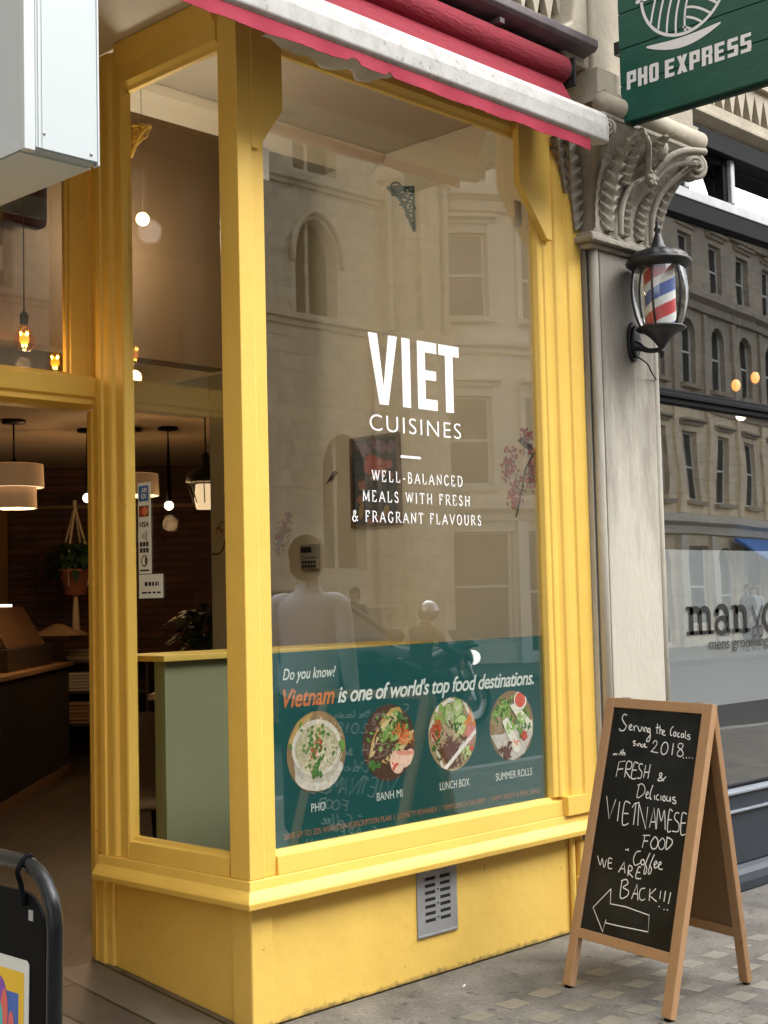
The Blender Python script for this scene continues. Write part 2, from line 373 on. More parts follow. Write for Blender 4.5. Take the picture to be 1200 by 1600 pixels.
def pilaster_mat():
    """limestone: clean and pale low down, sooty streaks high up"""
    mt = mat('streaked_limestone', (.50,.47,.395), .85, .06, 5, .4, 40, stain=(.36,.335,.28), sscale=2.6, samt=.5, stretch=(1,1,.45))
    t = mt.node_tree; p = t.nodes['Principled BSDF']; N = t.nodes.new; L = t.links.new
    src = p.inputs['Base Color'].links[0].from_socket
    tc = N('ShaderNodeTexCoord'); sp = N('ShaderNodeSeparateXYZ'); L(tc.outputs['Object'], sp.inputs[0])
    mp = N('ShaderNodeMapping'); mp.inputs['Scale'].default_value = (7,7,1.3); L(tc.outputs['Object'], mp.inputs[0])
    nz = N('ShaderNodeTexNoise'); nz.inputs['Scale'].default_value = 1.0; nz.inputs['Detail'].default_value = 9; nz.inputs['Roughness'].default_value = .68; L(mp.outputs[0], nz.inputs['Vector'])
    mr = N('ShaderNodeMapRange'); mr.inputs[1].default_value = 1.3; mr.inputs[2].default_value = 3.1; mr.inputs[3].default_value = -.25; mr.inputs[4].default_value = .55; L(sp.outputs['Z'], mr.inputs[0])
    ad = N('ShaderNodeMath'); ad.operation = 'ADD'; L(nz.outputs[0], ad.inputs[0]); L(mr.outputs[0], ad.inputs[1])
    rp = N('ShaderNodeValToRGB'); rp.color_ramp.elements[0].position = .42; rp.color_ramp.elements[1].position = .82; L(ad.outputs[0], rp.inputs[0])
    ml = N('ShaderNodeMath'); ml.operation = 'MULTIPLY'; ml.inputs[1].default_value = .8; L(rp.outputs[0], ml.inputs[0])
    mx = N('ShaderNodeMix'); mx.data_type = 'RGBA'; mx.inputs[7].default_value = (.145,.132,.11,1); L(src, mx.inputs[6]); L(ml.outputs[0], mx.inputs[0]); L(mx.outputs[2], p.inputs['Base Color'])
    return mt
M['streaked'] = pilaster_mat()
def grime(mt, top=.028):
    '''black splash dirt with a ragged edge along the foot of the plinth'''
    t = mt.node_tree; p = t.nodes['Principled BSDF']; N = t.nodes.new; L = t.links.new
    src = p.inputs['Base Color'].links[0].from_socket
    ge = N('ShaderNodeNewGeometry'); sp = N('ShaderNodeSeparateXYZ'); L(ge.outputs['Position'], sp.inputs[0])
    nz = N('ShaderNodeTexNoise'); nz.inputs['Scale'].default_value = 30; nz.inputs['Detail'].default_value = 8; L(ge.outputs['Position'], nz.inputs['Vector'])
    ma = N('ShaderNodeMath'); ma.operation = 'MULTIPLY_ADD'; ma.inputs[1].default_value = -top*2.2; L(nz.outputs[0], ma.inputs[0]); L(sp.outputs['Z'], ma.inputs[2])
    mr = N('ShaderNodeMapRange'); mr.inputs[1].default_value = -top*1.05; mr.inputs[2].default_value = -top*.25; mr.inputs[3].default_value = .85; mr.inputs[4].default_value = 0; L(ma.outputs[0], mr.inputs[0])
    mx = N('ShaderNodeMix'); mx.data_type = 'RGBA'; mx.inputs[7].default_value = (.16,.115,.045,1); L(src, mx.inputs[6]); L(mr.outputs[0], mx.inputs[0]); L(mx.outputs[2], p.inputs['Base Color'])
grime(M['yellow_masonry'])
def chips(mt, sc_=26, thr=.70, col=(.30,.20,.09)):
    '''small knocks where the top coat has gone'''
    t = mt.node_tree; p = t.nodes['Principled BSDF']; N = t.nodes.new; L = t.links.new
    src = p.inputs['Base Color'].links[0].from_socket
    ge = N('ShaderNodeNewGeometry'); nz = N('ShaderNodeTexNoise'); nz.inputs['Scale'].default_value = sc_; nz.inputs['Detail'].default_value = 3; L(ge.outputs['Position'], nz.inputs['Vector'])
    n2 = N('ShaderNodeTexNoise'); n2.inputs['Scale'].default_value = 1.7; L(ge.outputs['Position'], n2.inputs['Vector'])
    ad = N('ShaderNodeMath'); ad.operation = 'MULTIPLY_ADD'; ad.inputs[1].default_value = .35; ad.inputs[2].default_value = -.175; L(n2.outputs[0], ad.inputs[0])
    a2 = N('ShaderNodeMath'); a2.operation = 'ADD'; L(nz.outputs[0], a2.inputs[0]); L(ad.outputs[0], a2.inputs[1])
    mr = N('ShaderNodeMapRange'); mr.inputs[1].default_value = thr; mr.inputs[2].default_value = thr+.02; mr.inputs[3].default_value = 0; mr.inputs[4].default_value = .75; L(a2.outputs[0], mr.inputs[0])
    mx = N('ShaderNodeMix'); mx.data_type = 'RGBA'; mx.inputs[7].default_value = tuple(col)+(1,); L(src, mx.inputs[6]); L(mr.outputs[0], mx.inputs[0]); L(mx.outputs[2], p.inputs['Base Color'])
chips(M['yellow'], 34, .775, (.42,.27,.09)); chips(M['yellow_masonry'], 30, .755, (.40,.27,.10)); chips(M['bar_white'], 40, .68, (.25,.24,.22)); chips(M['oak'], 45, .74, (.14,.07,.03))
# pavement: dark mastic asphalt with pale scuffs and trodden gum spots
def pavement_mat():
    mt, t, p = base_mat('mastic_pavement'); N = t.nodes.new; L = t.links.new
    tc = N('ShaderNodeTexCoord')
    n1 = N('ShaderNodeTexNoise'); n1.inputs['Scale'].default_value = 3.2; n1.inputs['Detail'].default_value = 9; n1.inputs['Roughness'].default_value = .7
    n2 = N('ShaderNodeTexNoise'); n2.inputs['Scale'].default_value = 70; n2.inputs['Detail'].default_value = 4
    vo = N('ShaderNodeTexVoronoi'); vo.inputs['Scale'].default_value = 9; vo.inputs['Randomness'].default_value = 1
    n3 = N('ShaderNodeTexNoise'); n3.inputs['Scale'].default_value = 26; n3.inputs['Detail'].default_value = 3
    for n in (n1, n2, vo, n3): L(tc.outputs['Object'], n.inputs['Vector'])
    r1 = N('ShaderNodeValToRGB'); e = r1.color_ramp.elements
    e[0].position = .33; e[0].color = (.062,.058,.051,1); e[1].position = .70; e[1].color = (.185,.172,.150,1)
    L(n1.outputs[0], r1.inputs[0])
    r2 = N('ShaderNodeMapRange'); r2.inputs[1].default_value = .3; r2.inputs[2].default_value = .7; r2.inputs[3].default_value = .72; r2.inputs[4].default_value = 1.28; L(n2.outputs[0], r2.inputs[0])
    vm = N('ShaderNodeVectorMath'); vm.operation = 'SCALE'; L(r1.outputs[0], vm.inputs[0]); L(r2.outputs[0], vm.inputs['Scale'])
    # gum: small dark discs (voronoi distance warped by noise)
    ad = N('ShaderNodeMath'); ad.operation = 'MULTIPLY_ADD'; ad.inputs[1].default_value = .16; L(n3.outputs[0], ad.inputs[0]); L(vo.outputs['Distance'], ad.inputs[2])
    r3 = N('ShaderNodeValToRGB'); r3.color_ramp.elements[0].position = .20; r3.color_ramp.elements[0].color = (1,1,1,1); r3.color_ramp.elements[1].position = .25; r3.color_ramp.elements[1].color = (0,0,0,1)
    L(ad.outputs[0], r3.inputs[0])
    mg = N('ShaderNodeMath'); mg.operation = 'MULTIPLY'; mg.inputs[1].default_value = .7; L(r3.outputs[0], mg.inputs[0])
    m2 = N('ShaderNodeMix'); m2.data_type = 'RGBA'; m2.inputs[7].default_value = (.04,.038,.034,1); L(mg.outputs[0], m2.inputs[0]); L(vm.outputs[0], m2.inputs[6])
    L(m2.outputs[2], p.inputs['Base Color']); p.inputs['Roughness'].default_value = .8
    b = N('ShaderNodeBump'); b.inputs['Strength'].default_value = .5; b.inputs['Distance'].default_value = .006
    L(n2.outputs[0], b.inputs['Height']); L(b.outputs[0], p.inputs['Normal'])
    return mt
M['pavement'] = pavement_mat()
M['tiles'] = block_mat('wood_look_tiles', (.098,.084,.068), (.042,.035,.028), (.012,.011,.010), 1.2, .2, .008, rough=.42, bump=.25, axis=('Y','X'), var=.35, offset=.35)
M['tiles_in'] = block_mat('dark_wood_look_tiles', (.070,.052,.038), (.045,.033,.024), (.015,.012,.01), 1.2, .2, .006, rough=.42, bump=.25, rot=(0,0,R(45)), axis=('Y','X'), var=.35, offset=.35)
M['brick'] = block_mat('dark_split_brick', (.10,.036,.021), (.055,.02,.013), (.022,.012,.009), .62, .075, .007, rough=.75, bump=.7, axis=('X','Z'), var=.5, offset=.42)

# ------------------------------------------------------------------ setting
def struct(name, mb, mt, **k):
    return tag(mb.build(name, mt, **k), kind='structure')
struct('road', MB().poly([(-400,-400,-.13),(400,-400,-.13),(400,400,-.13),(-400,400,-.13)]), M['asphalt'])
pv = struct('pavement', MB().box(-60,90,-4.3,.04,-.10,0), M['pavement'])
MB().box(-60,90,-4.46,-4.304,-.12,.004).build('kerb', M['kerb'], pv, bevel=.015)
struct('opposite_pavement', MB().box(-60,90,-18.2,-13.5,-.12,.0), M['pavement'])
# rows of worn glass prisms let into the pavement
pb = MB(); rnd = random.Random(3)
for r, (y, x0) in enumerate([(-.445,.69), (-.648,.645), (-.85,.56), (-1.04,.55), (-1.235,.52), (-1.43,.55), (-1.63,.5), (-1.83,.55)]):
    for k in range(14):
        x = x0+.189*k+rnd.uniform(-.006,.006); yy = y+rnd.uniform(-.006,.006)
        if r == 0 and k > 5: continue
        hw, hh = .056, .043; zz = .0012
        a = rnd.uniform(-.04,.04); pts = []
        for (sx, sy) in ((-1,-1),(1,-1),(1,1),(-1,1)):
            pts.append((x+sx*hw-sy*a*hh, yy+sy*hh+sx*a*hw, zz+rnd.uniform(-.0002,.0004)))
        pb.prism(pts, (0,0,-.02))
pb.build('glass_prisms', M['block_glass'], pv)
cb = MB(); cb.tube([(.93,-.16,.0045),(.955,-.15,.0045)], .004, 8)
cb.top('cigarette_end', M['card_white'], 'small white cigarette end lying on the pavement below the air vent', 'litter')
# sloping tiled doorway floor and level shop floor
struct('doorway_floor', MB().add([(-1.35,-.0,.003),(.034,-.0,.003),(.034,.95,.112),(-1.35,.95,.112),(-1.35,-.0,-.05),(.034,-.0,-.05),(.034,.95,-.05),(-1.35,.95,-.05)],
       [(0,1,2,3),(4,7,6,5),(0,4,5,1),(1,5,6,2),(2,6,7,3),(3,7,4,0)]), M['tiles'])
struct('shop_floor', MB().box(-9,12,.952,17,.02,.112), M['tiles_in'])
struct('window_bay_floor', MB().box(.141,1.89,.141,.95,.02,.10), M['tiles_in'])
struct('shop_ceiling', MB().box(-9,.95,1.33,2.66,2.86,2.95).box(-9,12,2.6605,17,2.86,2.95), M['ceil'])
struct('bay_ceiling', MB().box(.02,1.895,.10,1.2,3.80,3.9).box(.951,1.895,1.2005,2.6,3.80,3.9), M['bay_ceil'])
struct('doorway_ceiling', MB().box(-1.35,.0,.004,1.0,3.742,3.86), M['soffit'])

# ------------------------------------------------------------------ the stone building
sb = thing('stone_building', 'weathered limestone building with carved pilaster above and between the yellow shopfront and the barber shop', 'building', (2.3,.2,0))
wl = MB()
wl.box(-12,14,.0,.35,4.42,13); wl.box(-12,14,.35,17,12.6,13)
wl.box(-12,-1.36,.0,.35,0,4.42); wl.box(4.9,14,.0,.35,0,4.42)
wl.box(-12,1.99,.06,.35,3.96,4.42)                 # behind the awning
wl.box(2.6,4.9,.05,.35,3.93,4.42)
wl.build('wall', M['stone_pale'], sb)
wi = MB()                                            # party walls and back walls, inside
wi.box(-9.3,-9,.4,17.3,0,12.6); wi.box(12,12.3,.4,17.3,0,12.6); wi.box(-9,12,17,17.3,0,12.6)
wi.box(-9,-1.45,.36,.5,0,3.95)
wi.build('inner_wall', M['ceil'], sb)
MB().box(1.9,2.56,.1,2.53,.0,3.8).build('party_wall', M['beige_wall'], sb)
pw = MB(); pw.box(1.82,1.899,2.43,2.66,3.06,3.24); pw.build('beam_end', M['beige_wall'], sb, bevel=.004)
bh = MB(); bh.box(.951,1.899,2.535,2.65,2.60,3.8); bh.box(.951,.99,1.20,2.534,2.60,3.799); bh.build('bulkhead_wall', M['beige_wall'], sb)
bh = MB(); bh.box(-1.4,.9495,1.20,1.32,2.60,3.8); bh.build('bulkhead_wall', M['shaded_brown'], sb)  # left run of the same wall, shade put into its colour
ccn = MB(); ccn.prism([(-1.4,1.197,3.70),(-1.4,1.197,3.797),(-1.4,1.06,3.797),(-1.4,1.08,3.76),(-1.4,1.14,3.745)], (3.29,0,0)); ccn.build('ceiling_cornice', M['beige_wall'], sb)
# brick wall across the back, square to the diagonal room
p0 = CAM + _rt*0 + Vector((math.sin(YAW), math.cos(YAW), 0))*13.5
e1 = Vector((math.cos(YAW), -math.sin(YAW), 0)); e2 = Vector((math.sin(YAW), math.cos(YAW), 0))
bw = bpy.data.objects.new('brick_wall', None)
mb = MB().box(-3.62,1.9,0,.2,.1,2.95)
me_o = mb.build('brick_wall', M['brick']); me_o.location = (p0.x, p0.y, 0); me_o.rotation_euler = (0,0,-YAW)
tag(me_o, 'dark red split brick wall across the back of the dim restaurant', 'wall')
bpy.data.objects.remove(bw)
lw_ = MB().box(-5.2,-3.63,-.02,.2,.1,2.95)
o = lw_.build('ochre_wall', mat('ochre_wall_paint', (.20,.10,.03), .8, .06)); o.location = (p0.x, p0.y, 0); o.rotation_euler = (0,0,-YAW)
tag(o, 'ochre painted wall beside the brick at the far left of the restaurant', 'wall')

# pilaster
ps = MB()
ps.box(2.085,2.585,-.06,.30,0,3.12)                        # core
ps.box(2.585,2.60,-.045,.05,0,3.12)
ps.build('pilaster_shaft', M['streaked'], sb)
pp = MB(); pp.box(2.118,2.545,-.085,-.0605,.42,3.11); pp.build('pilaster_panel', M['streaked'], sb, bevel=.004)
bd = MB()
bd.tube([(2.092,-.067,.42),(2.092,-.067,3.112)], .024, 12); bd.tube([(2.571,-.067,.42),(2.571,-.067,3.112)], .022, 12)
bd.box(2.058,2.070,-.045,.0,.0,3.11); bd.box(2.066,2.086,-.02,.02,0,3.11)
bd.build('pilaster_bead', M['streaked'], sb)
pl = MB(); pl.box(2.05,2.61,-.11,.02,.001,.34); pl.prism([(2.05,-.11,.341),(2.05,-.065,.415),(2.05,.02,.415),(2.05,.02,.341)], (.56,0,0)); pl.build('pilaster_plinth', M['streaked'], sb, bevel=.008)
nk = MB()                                                   # necking moulding under the capital
for (z0, z1, d) in ((3.112,3.135,.012),(3.1355,3.165,.042),(3.1655,3.185,.022)):
    nk.box(2.045-d,2.60+d*.6,-.09-d,.0,z0,z1)
nk.build('capital_necking', M['stone_dark'], sb, bevel=.008, seg=3)

# capital ------------------------------------------------------------
def cap_front(u, z):  # front face of the bell, u 0..1 across, z 3.185..3.66
    k = max(0, (z-3.185)/.46); fl = k**2.2
    x = (2.055-.11*fl) + u*((2.59+.07*fl)-(2.055-.11*fl)); y = -.10-.17*fl
    return Vector((x, y, z))
cp = MB()
def bell(a, b):
    z = 3.18+.47*b
    if a < .3: # left side, from wall to front corner
        k = max(0,(z-3.185)/.46)**2.2; t = a/.3
        q = cap_front(0, z); return Vector((q.x, .06+(q.y-.06)*t, z))
    return cap_front((a-.3)/.7, z)
cp.grid(bell, 20, 12); cp.build('capital_bell', M['stone_dark'], sb)
def leaf(mb, path, side, nrm, width, lobes=7, thick=.012, curl=.03, nu=72, nv=9, tip=.25):
    """acanthus leaf: path list of points (base to tip), side = unit across, nrm = outwards"""
    path = [Vector(p) for p in path]; side = Vector(side).normalized(); nrm = Vector(nrm).normalized()
    def P(t):
        f = t*(len(path)-1); i = min(int(f), len(path)-2); k = f-i
        p_ = [path[max(i-1,0)], path[i], path[i+1], path[min(i+2, len(path)-1)]]
        return .5*((2*p_[1])+(p_[2]-p_[0])*k+(2*p_[0]-5*p_[1]+4*p_[2]-p_[3])*k*k+(3*p_[1]-p_[0]-3*p_[2]+p_[3])*k**3)
    def fn(a, b):
        v = b*2-1
        prof = (math.sin(math.pi*min(1, (a*.86+.14)))**.6)*(1-.15*a)
        lob = .62+.38*abs(math.sin(math.pi*(a*lobes)))**.6
        ww = width*prof*(lob if abs(v) > .6 else 1)
        # lobes sweep upward away from the midrib
        a2 = min(1, a+.07*abs(v)*(1-a))
        groove = .015*math.cos(2*math.pi*(a*lobes*1.0-abs(v)*.55))*abs(v)**.7
        h = thick+.022*(1-abs(v))**2.0 - .016*v*v + groove
        if abs(v) < .1: h += .008
        return P(a2)+side*(v*ww)+nrm*h
    mb.grid(fn, nu, nv*2)
lf = MB()
def strip(u0, z0, u1, z1, out=.05, n=5):
    r = []
    for i in range(n+1):
        t = i/n; q = cap_front(u0+(u1-u0)*t, z0+(z1-z0)*t); q.y -= out*t**2.5; r.append(q)
    if out > .03: r[-1].z -= out*.25
    return r
# two tall leaves on the left corner (one turned to the side), pair of small ones and a big right one
leaf(lf, strip(.20,3.19,.17,3.60,.06), (1,0,0), (0,-1,.2), .075, 9)
leaf(lf, strip(.015,3.19,-.03,3.60,.07), (.72,.7,0), (-.75,-.65,.2), .06, 9)
leaf(lf, [(2.03,-.02,3.19),(2.01,-.02,3.33),(1.965,-.05,3.48),(1.90,-.09,3.62)], (.55,-.83,0), (-.83,-.55,.1), .055, 9)
leaf(lf, [(1.985,.0,3.36),(1.95,-.01,3.46),(1.90,-.03,3.56),(1.845,-.06,3.64)], (.6,-.8,0), (-.8,-.6,.1), .055, 7)
leaf(lf, strip(.46,3.19,.43,3.44,.03), (1,0,.1), (0,-1,.2), .045, 7)
leaf(lf, strip(.68,3.19,.72,3.44,.03), (1,0,-.1), (0,-1,.2), .05, 7)
leaf(lf, strip(.93,3.19,.98,3.50,.03), (1,0,-.15), (.15,-1,.2), .045, 8)
leaf(lf, strip(.40,3.42,.34,3.62,.04), (1,0,.2), (0,-1,.25), .06, 6)
lf.build('acanthus_leaf', M['stone_dark'], sb)
st = MB()
def arcpts(pts, n=22):
    pts = [Vector(p) for p in pts]; r = []
    for i in range(len(pts)-1):
        p_ = [pts[max(i-1,0)], pts[i], pts[i+1], pts[min(i+2, len(pts)-1)]]
        for j in range(n//max(1,len(pts)-1)+1):
            k = j/(n//max(1,len(pts)-1)+1)
            r.append(.5*((2*p_[1])+(p_[2]-p_[0])*k+(2*p_[0]-5*p_[1]+4*p_[2]-p_[3])*k*k+(3*p_[1]-p_[0]-3*p_[2]+p_[3])*k**3))
    return r+[pts[-1]]
def onf(u, z, o=.03): q = cap_front(u, z); q.y -= o; return q
st.tube(arcpts([onf(.32,3.2), onf(.33,3.33), onf(.40,3.43), onf(.53,3.47,.05)]), [.014]*3+[.016]*40, 8) if False else None
for path, r in (([onf(.33,3.19), onf(.34,3.32), onf(.42,3.42), onf(.56,3.475,.05)], .014),
                ([onf(.82,3.19), onf(.81,3.34), onf(.86,3.46,.04), onf(1.0,3.585,.08)], .015),
                ([onf(.57,3.47,.05), onf(.50,3.54,.05), onf(.42,3.60,.05), onf(.28,3.63,.06)], .015),
                ([onf(.60,3.47,.05), onf(.68,3.56,.06), onf(.80,3.61,.07), onf(.98,3.625,.10)], .018),
                ([onf(.63,3.44,.05), onf(.72,3.52,.06), onf(.84,3.56,.07), onf(.98,3.575,.09)], .013)):
    st.tube(arcpts(path), r, 8)
q = onf(.58,3.47,.06); st.ball(q, .034, 12, sy=.8)
for k in range(6):
    a = k*math.pi/3; st.ball(q+Vector((.03*math.cos(a), -.012, .03*math.sin(a))), .014, 8)
st.build('capital_stems', M['stone_dark'], sb)
vo = MB()
def volute(c, ax, r0, turns, th, flip=1):
    c = Vector(c); ax = Vector(ax).normalized(); u = Vector((0,0,1)); v = ax.cross(u).normalized()*flip
    pts = []; rs = []
    n = int(turns*22)
    for i in range(n+1):
        t = i/n; a = t*turns*2*math.pi; r = r0*(1-.86*t)
        pts.append(c+u*math.cos(a)*r+v*math.sin(a)*r+ax*(.04*t)); rs.append(th*(1-.55*t))
    vo.tube(pts, rs, 8); vo.ball(pts[-1], th*.8, 8)
vo.lathe([(.0,.012),(.050,.010),(.060,-.004),(.060,-.05),(.03,-.06)], (2.668,-.272,3.575), 24, (-.45,-.9,0))
volute((2.668,-.272,3.575), (-.45,-.9,0), .064, 2.2, .0165, -1)
vo.build('capital_volute', M['stone_dark'], sb)
vo = MB(); vo.lathe([(.0,.012),(.036,.010),(.043,0),(.043,-.05),(.02,-.055)], (1.955,-.262,3.610), 20, (-.7,-.7,0))
volute((1.955,-.262,3.610), (-.7,-.7,0), .046, 2.0, .013)
vo.build('capital_volute', M['stone_dark'], sb)
bs = MB(); leaf(bs, [onf(.55,3.50,.02), onf(.56,3.56,.03), onf(.57,3.61,.035), onf(.58,3.655,.04)], (1,0,0), (0,-1,.1), .07, 5); bs.ball(onf(.60,3.60,.03), .045, 12, sz=1.1); bs.build('capital_boss', M['stone_dark'], sb)
ab = MB(); ab.box(1.93,2.74,-.26,.0,3.662,3.685); ab.build('abacus', M['stone_dark'], sb, bevel=.006)
rl = MB(); rl.tube([(1.955,-.235,3.735),(2.79,-.235,3.735)], .049, 18); rl.box(1.98,2.76,-.25,.0,3.765,3.80); rl.build('roll_moulding', M['stone_pale'], sb)
# impost blocks and pier above
im = MB(); im.box(1.99,2.80,-.20,.05,3.801,3.925); im.build('impost_block', M['stone_pale'], sb, bevel=.006)
pr_ = MB(); pr_.box(2.02,2.76,-.155,.05,3.926,4.9); pr_.build('pier', M['stone_pale'], sb, bevel=.01)
cl = MB()   # rounded corbel on the left flank of the pier
prof = [(2.019,4.30),(1.93,4.30),(1.90,4.22)]+[(1.95-.14*math.sin(a), 4.01-.14*math.cos(a)+.10) for a in [R(20*i) for i in range(1,6)]][::-1]+[(1.90,3.93),(2.019,3.93)]
cl.prism([(x, -.135, z) for x, z in [(2.019,3.928),(1.86,3.93),(1.80,3.985),(1.795,4.03),(1.84,4.09),(1.90,4.13),(1.93,4.30),(1.90,4.42),(1.84,4.55),(2.019,4.55)]], (0,.19,0))
cl.build('corbel', M['stone_pale'], sb, bevel=.012)
# frieze of sunk triangles, over each shop
def frieze(x0, x1, zb, y):
    f = MB(); n = int((x1-x0)/.095); stp = (x1-x0)/n; h = .17
    for i in range(n):
        a = x0+i*stp
        f.prism([(a,y,zb+h+.04),(a,y,zb),(a+stp/2,y,zb+h)], (0,.035,0)) ; f.prism([(a+stp,y,zb),(a+stp,y,zb+h+.04),(a+stp/2,y,zb+h)], (0,.035,0))
        f.prism([(a,y,zb+h+.04),(a+stp/2,y,zb+h),(a+stp,y,zb+h+.04)], (0,.035,0))
    f.box(x0,x1,y-.02,y+.035,zb-.045,zb-.001); f.box(x0,x1,y-.03,y+.035,zb+h+.041,zb+h+.09)
    return f
frieze(-1.5,1.93,4.12,-.05).build('zigzag_frieze', M['stone_pale'], sb)
frieze(2.761,5.0,4.07,-.06).build('zigzag_frieze', M['stone_pale'], sb)
fb = MB(); fb.prism([(2.601,-.02,3.94),(2.601,-.09,4.0),(2.601,-.09,4.024),(2.601,.05,4.024),(2.601,.05,3.94)], (2.4,0,0)); fb.build('lintel', M['stone_pale'], sb, bevel=.004)

# ------------------------------------------------------------------ yellow shopfront
sf = thing('shopfront', 'yellow painted timber shopfront with a tall corner bay window above a plain yellow plinth', 'shopfront', (0,0,0))
# corner post: (X,Y) outline swept up
MB().prism([(x, y, .535) for x, y in [(0,0),(.068,0),(.078,.012),(.134,.012),(.134,.05),(.06,.05),(.05,.119),(.012,.119),(0,.105)]], (0,0,3.205)).build('corner_post', M['yellow'], sf, bevel=.003)
ff = MB()                                                        # front frame
ff.box(1.8246,2.052,-.026,.05,.535,.6180)
ff.prism([(.1345,y,z) for y, z in [(.05,.535),(-.002,.535),(.004,.60),(.022,.605),(.028,.618),(.05,.618)]], (1.69,0,0))      # bottom rail
ff.prism([(.1345,y,z) for y, z in [(.05,3.57),(.03,3.57),(.022,3.585),(.004,3.60),(.0,3.74),(.05,3.74)]], (1.69,0,0))       # top rail
prof = [(1.763,.05),(1.763,.034),(1.772,.014),(1.782,.010),(1.802,.010),(1.808,.003),(1.822,.001),(1.834,.006),(1.850,.009),(1.868,.004),(1.878,-.008),(1.896,-.012),(1.935,-.013),(1.945,-.009),(1.955,-.010),(1.962,-.020),(1.99,-.025),(2.052,-.025),(2.052,.05)]
ff.prism([(x, y, .6185) for x, y in prof], (0,0,2.951))
ff.prism([(x, y, 3.5705) for x, y in prof if x > 1.80], (0,0,.169))
ff.build('front_frame', M['yellow'], sf, bevel=.0015)
sfm = MB()                                                       # side frame
sfm.prism([(x, .1195, z) for x, z in [(.05,.535),(.0,.535),(.006,.60),(.02,.605),(.026,.618),(.05,.618)]], (0,.5925,0))
sfm.prism([(x, .1195, z) for x, z in [(.05,3.56),(.028,3.56),(.018,3.575),(.002,3.59),(.002,3.655),(-.012,3.665),(-.03,3.70),(-.034,3.738),(.05,3.738)]], (0,.5925,0))
sprof = [(.05,.7125),(.03,.7125),(.010,.720),(.006,.730),(.012,.736),(.013,.785),(.002,.798),(-.001,.812),(.002,.820),(.002,.853),(-.006,.858),(-.006,.888),(.004,.895),(.006,.915),(.014,.92),(.016,.948),(.05,.948)]
sfm.prism([(x, y, .535) for x, y in sprof], (0,0,3.204))
sfm.build('side_frame', M['yellow'], sf, bevel=.0015)
si = MB()                                                        # moulded sill, mitred round the corner
so_ = [(.0,.436),(-.034,.440),(-.038,.462),(-.030,.476),(-.012,.500),(-.006,.534),(.05,.534)]
A = [(0,0),]
for (dx, z) in so_:
    pass
vs = []; fs = []
path = [(1, (.0,.912)), (2, None), (3, (2.0,.0))]
for d, z in so_: vs.append((d, .912, z))                         # far end of the side run
for d, z in so_: vs.append((d, d, z))                            # mitre
for d, z in so_: vs.append((2.02, d, z))                         # right end of the front run
n = len(so_)
for s_ in (0, 1):
    for i in range(n):
        j = (i+1) % n
        fs.append((s_*n+i, (s_+1)*n+i, (s_+1)*n+j, s_*n+j))
fs.append(list(range(n))); fs.append(list(range(3*n-1, 2*n-1, -1)))
si.add(vs, fs); si.build('sill', M['yellow'], sf, bevel=.003)
rs = MB()                                                        # stall riser (rendered plinth)
rs.box(.026,.13,.8605,.948,.0,.4355); rs.box(.012,.05,.90,.9485,.0,.4350); rs.box(.05,2.02,.045,.14,.0,.4355); rs.box(.042,.14,.1405,.86,.0,.4355)
rs.build('stall_riser', M['yellow_masonry'], sf, bevel=.006)
cs = MB(); cs.prism([(.028,.03,0),(.128,.03,0),(.128,.0445,0),(.05,.0445,0),(.0415,.05,0),(.0415,.14,0),(.028,.14,0)], (0,0,.4352)); cs.build('riser_corner', M['yellow_masonry'], sf, bevel=.006)
ed = MB(); ed.box(1.93,2.05,.0,.044,.0,.16); ed.box(1.955,2.045,.012,.044,.1605,.40); ed.tube([(1.915,.03,.0),(1.915,.03,.43)], .014, 10); ed.box(1.945,2.05,-.005,.04,.205,.25)
ed.build('riser_end_block', M['yellow_masonry'], sf, bevel=.008)
br = MB()                                                        # shaped head brackets
br.prism([(.069,-.003,3.739),(.069,-.003,3.17),(.10,-.003,3.17),(.222,-.003,3.34),(.222,-.003,3.739)], (0,.0135,0)); br.build('head_bracket', M['yellow'], sf, bevel=.003)
br = MB(); br.prism([(1.612,-.026,3.739),(1.612,-.026,3.345),(1.800,-.026,3.12),(1.838,-.026,3.12),(1.838,-.026,3.739)], (0,.035,0)); br.build('head_bracket', M['yellow'], sf, bevel=.003)
MB().box(.12,1.775,.0405,.0445,.607,3.58).build('window_pane', M['pane'], sf)
MB().box(.0305,.0345,.11,.72,.607,3.57).build('window_pane', M['pane_side'], sf)
cr = MB()
for (x, z, w_) in ((.142,3.20,.05),(1.66,3.29,.05)): cr.prism([(x,.046,z),(x+w_,.046,z),(x+w_,.046,z-.12),(x,.046,z-.12)], (0,.003,0))
cr.build('white_corner_patch', M['white_paint'], sf)  # plain white patches behind the glass, by the head brackets
# door frame, transom window and jambs at Y = .95
df = MB()
df.prism([(x, y, .09) for x, y in [(.006,.949),(.05,.949),(.05,1.02),(.034,1.02),(.030,.985),(.014,.978),(.012,.962)]], (0,0,2.215))     # jamb
df.prism([(-1.35,y,z) for y, z in [(.975,2.306),(.95,2.315),(.93,2.322),(.93,2.345),(.915,2.352),(.905,2.42),(.93,2.438),(1.06,2.438),(1.06,2.306)]], (1.366,0,0))   # lintel
df.box(-.078,.05,.958,1.02,2.4385,3.739); df.box(-1.35,-.0785,.958,1.02,3.60,3.739)
df.box(-.090,-.0785,.975,1.0,2.4385,3.5995); df.box(-1.35,-.0905,.975,1.0,2.4385,2.452)
df.box(.0,.02,.949,.9575,2.4385,3.739)
df.box(-1.33,-1.26,.949,1.06,.09,2.3055); df.box(-1.33,-1.26,.958,1.02,2.4525,3.599)
df.build('door_frame', M['yellow'], sf, bevel=.003)
MB().box(-1.30,-.082,.983,.987,2.445,3.61).build('transom_pane', M['pane_side'], sf)
lj = MB(); lj.box(-1.40,-1.351,.004,1.06,.0,3.741); lj.build('doorway_wall', M['yellow'], sf)
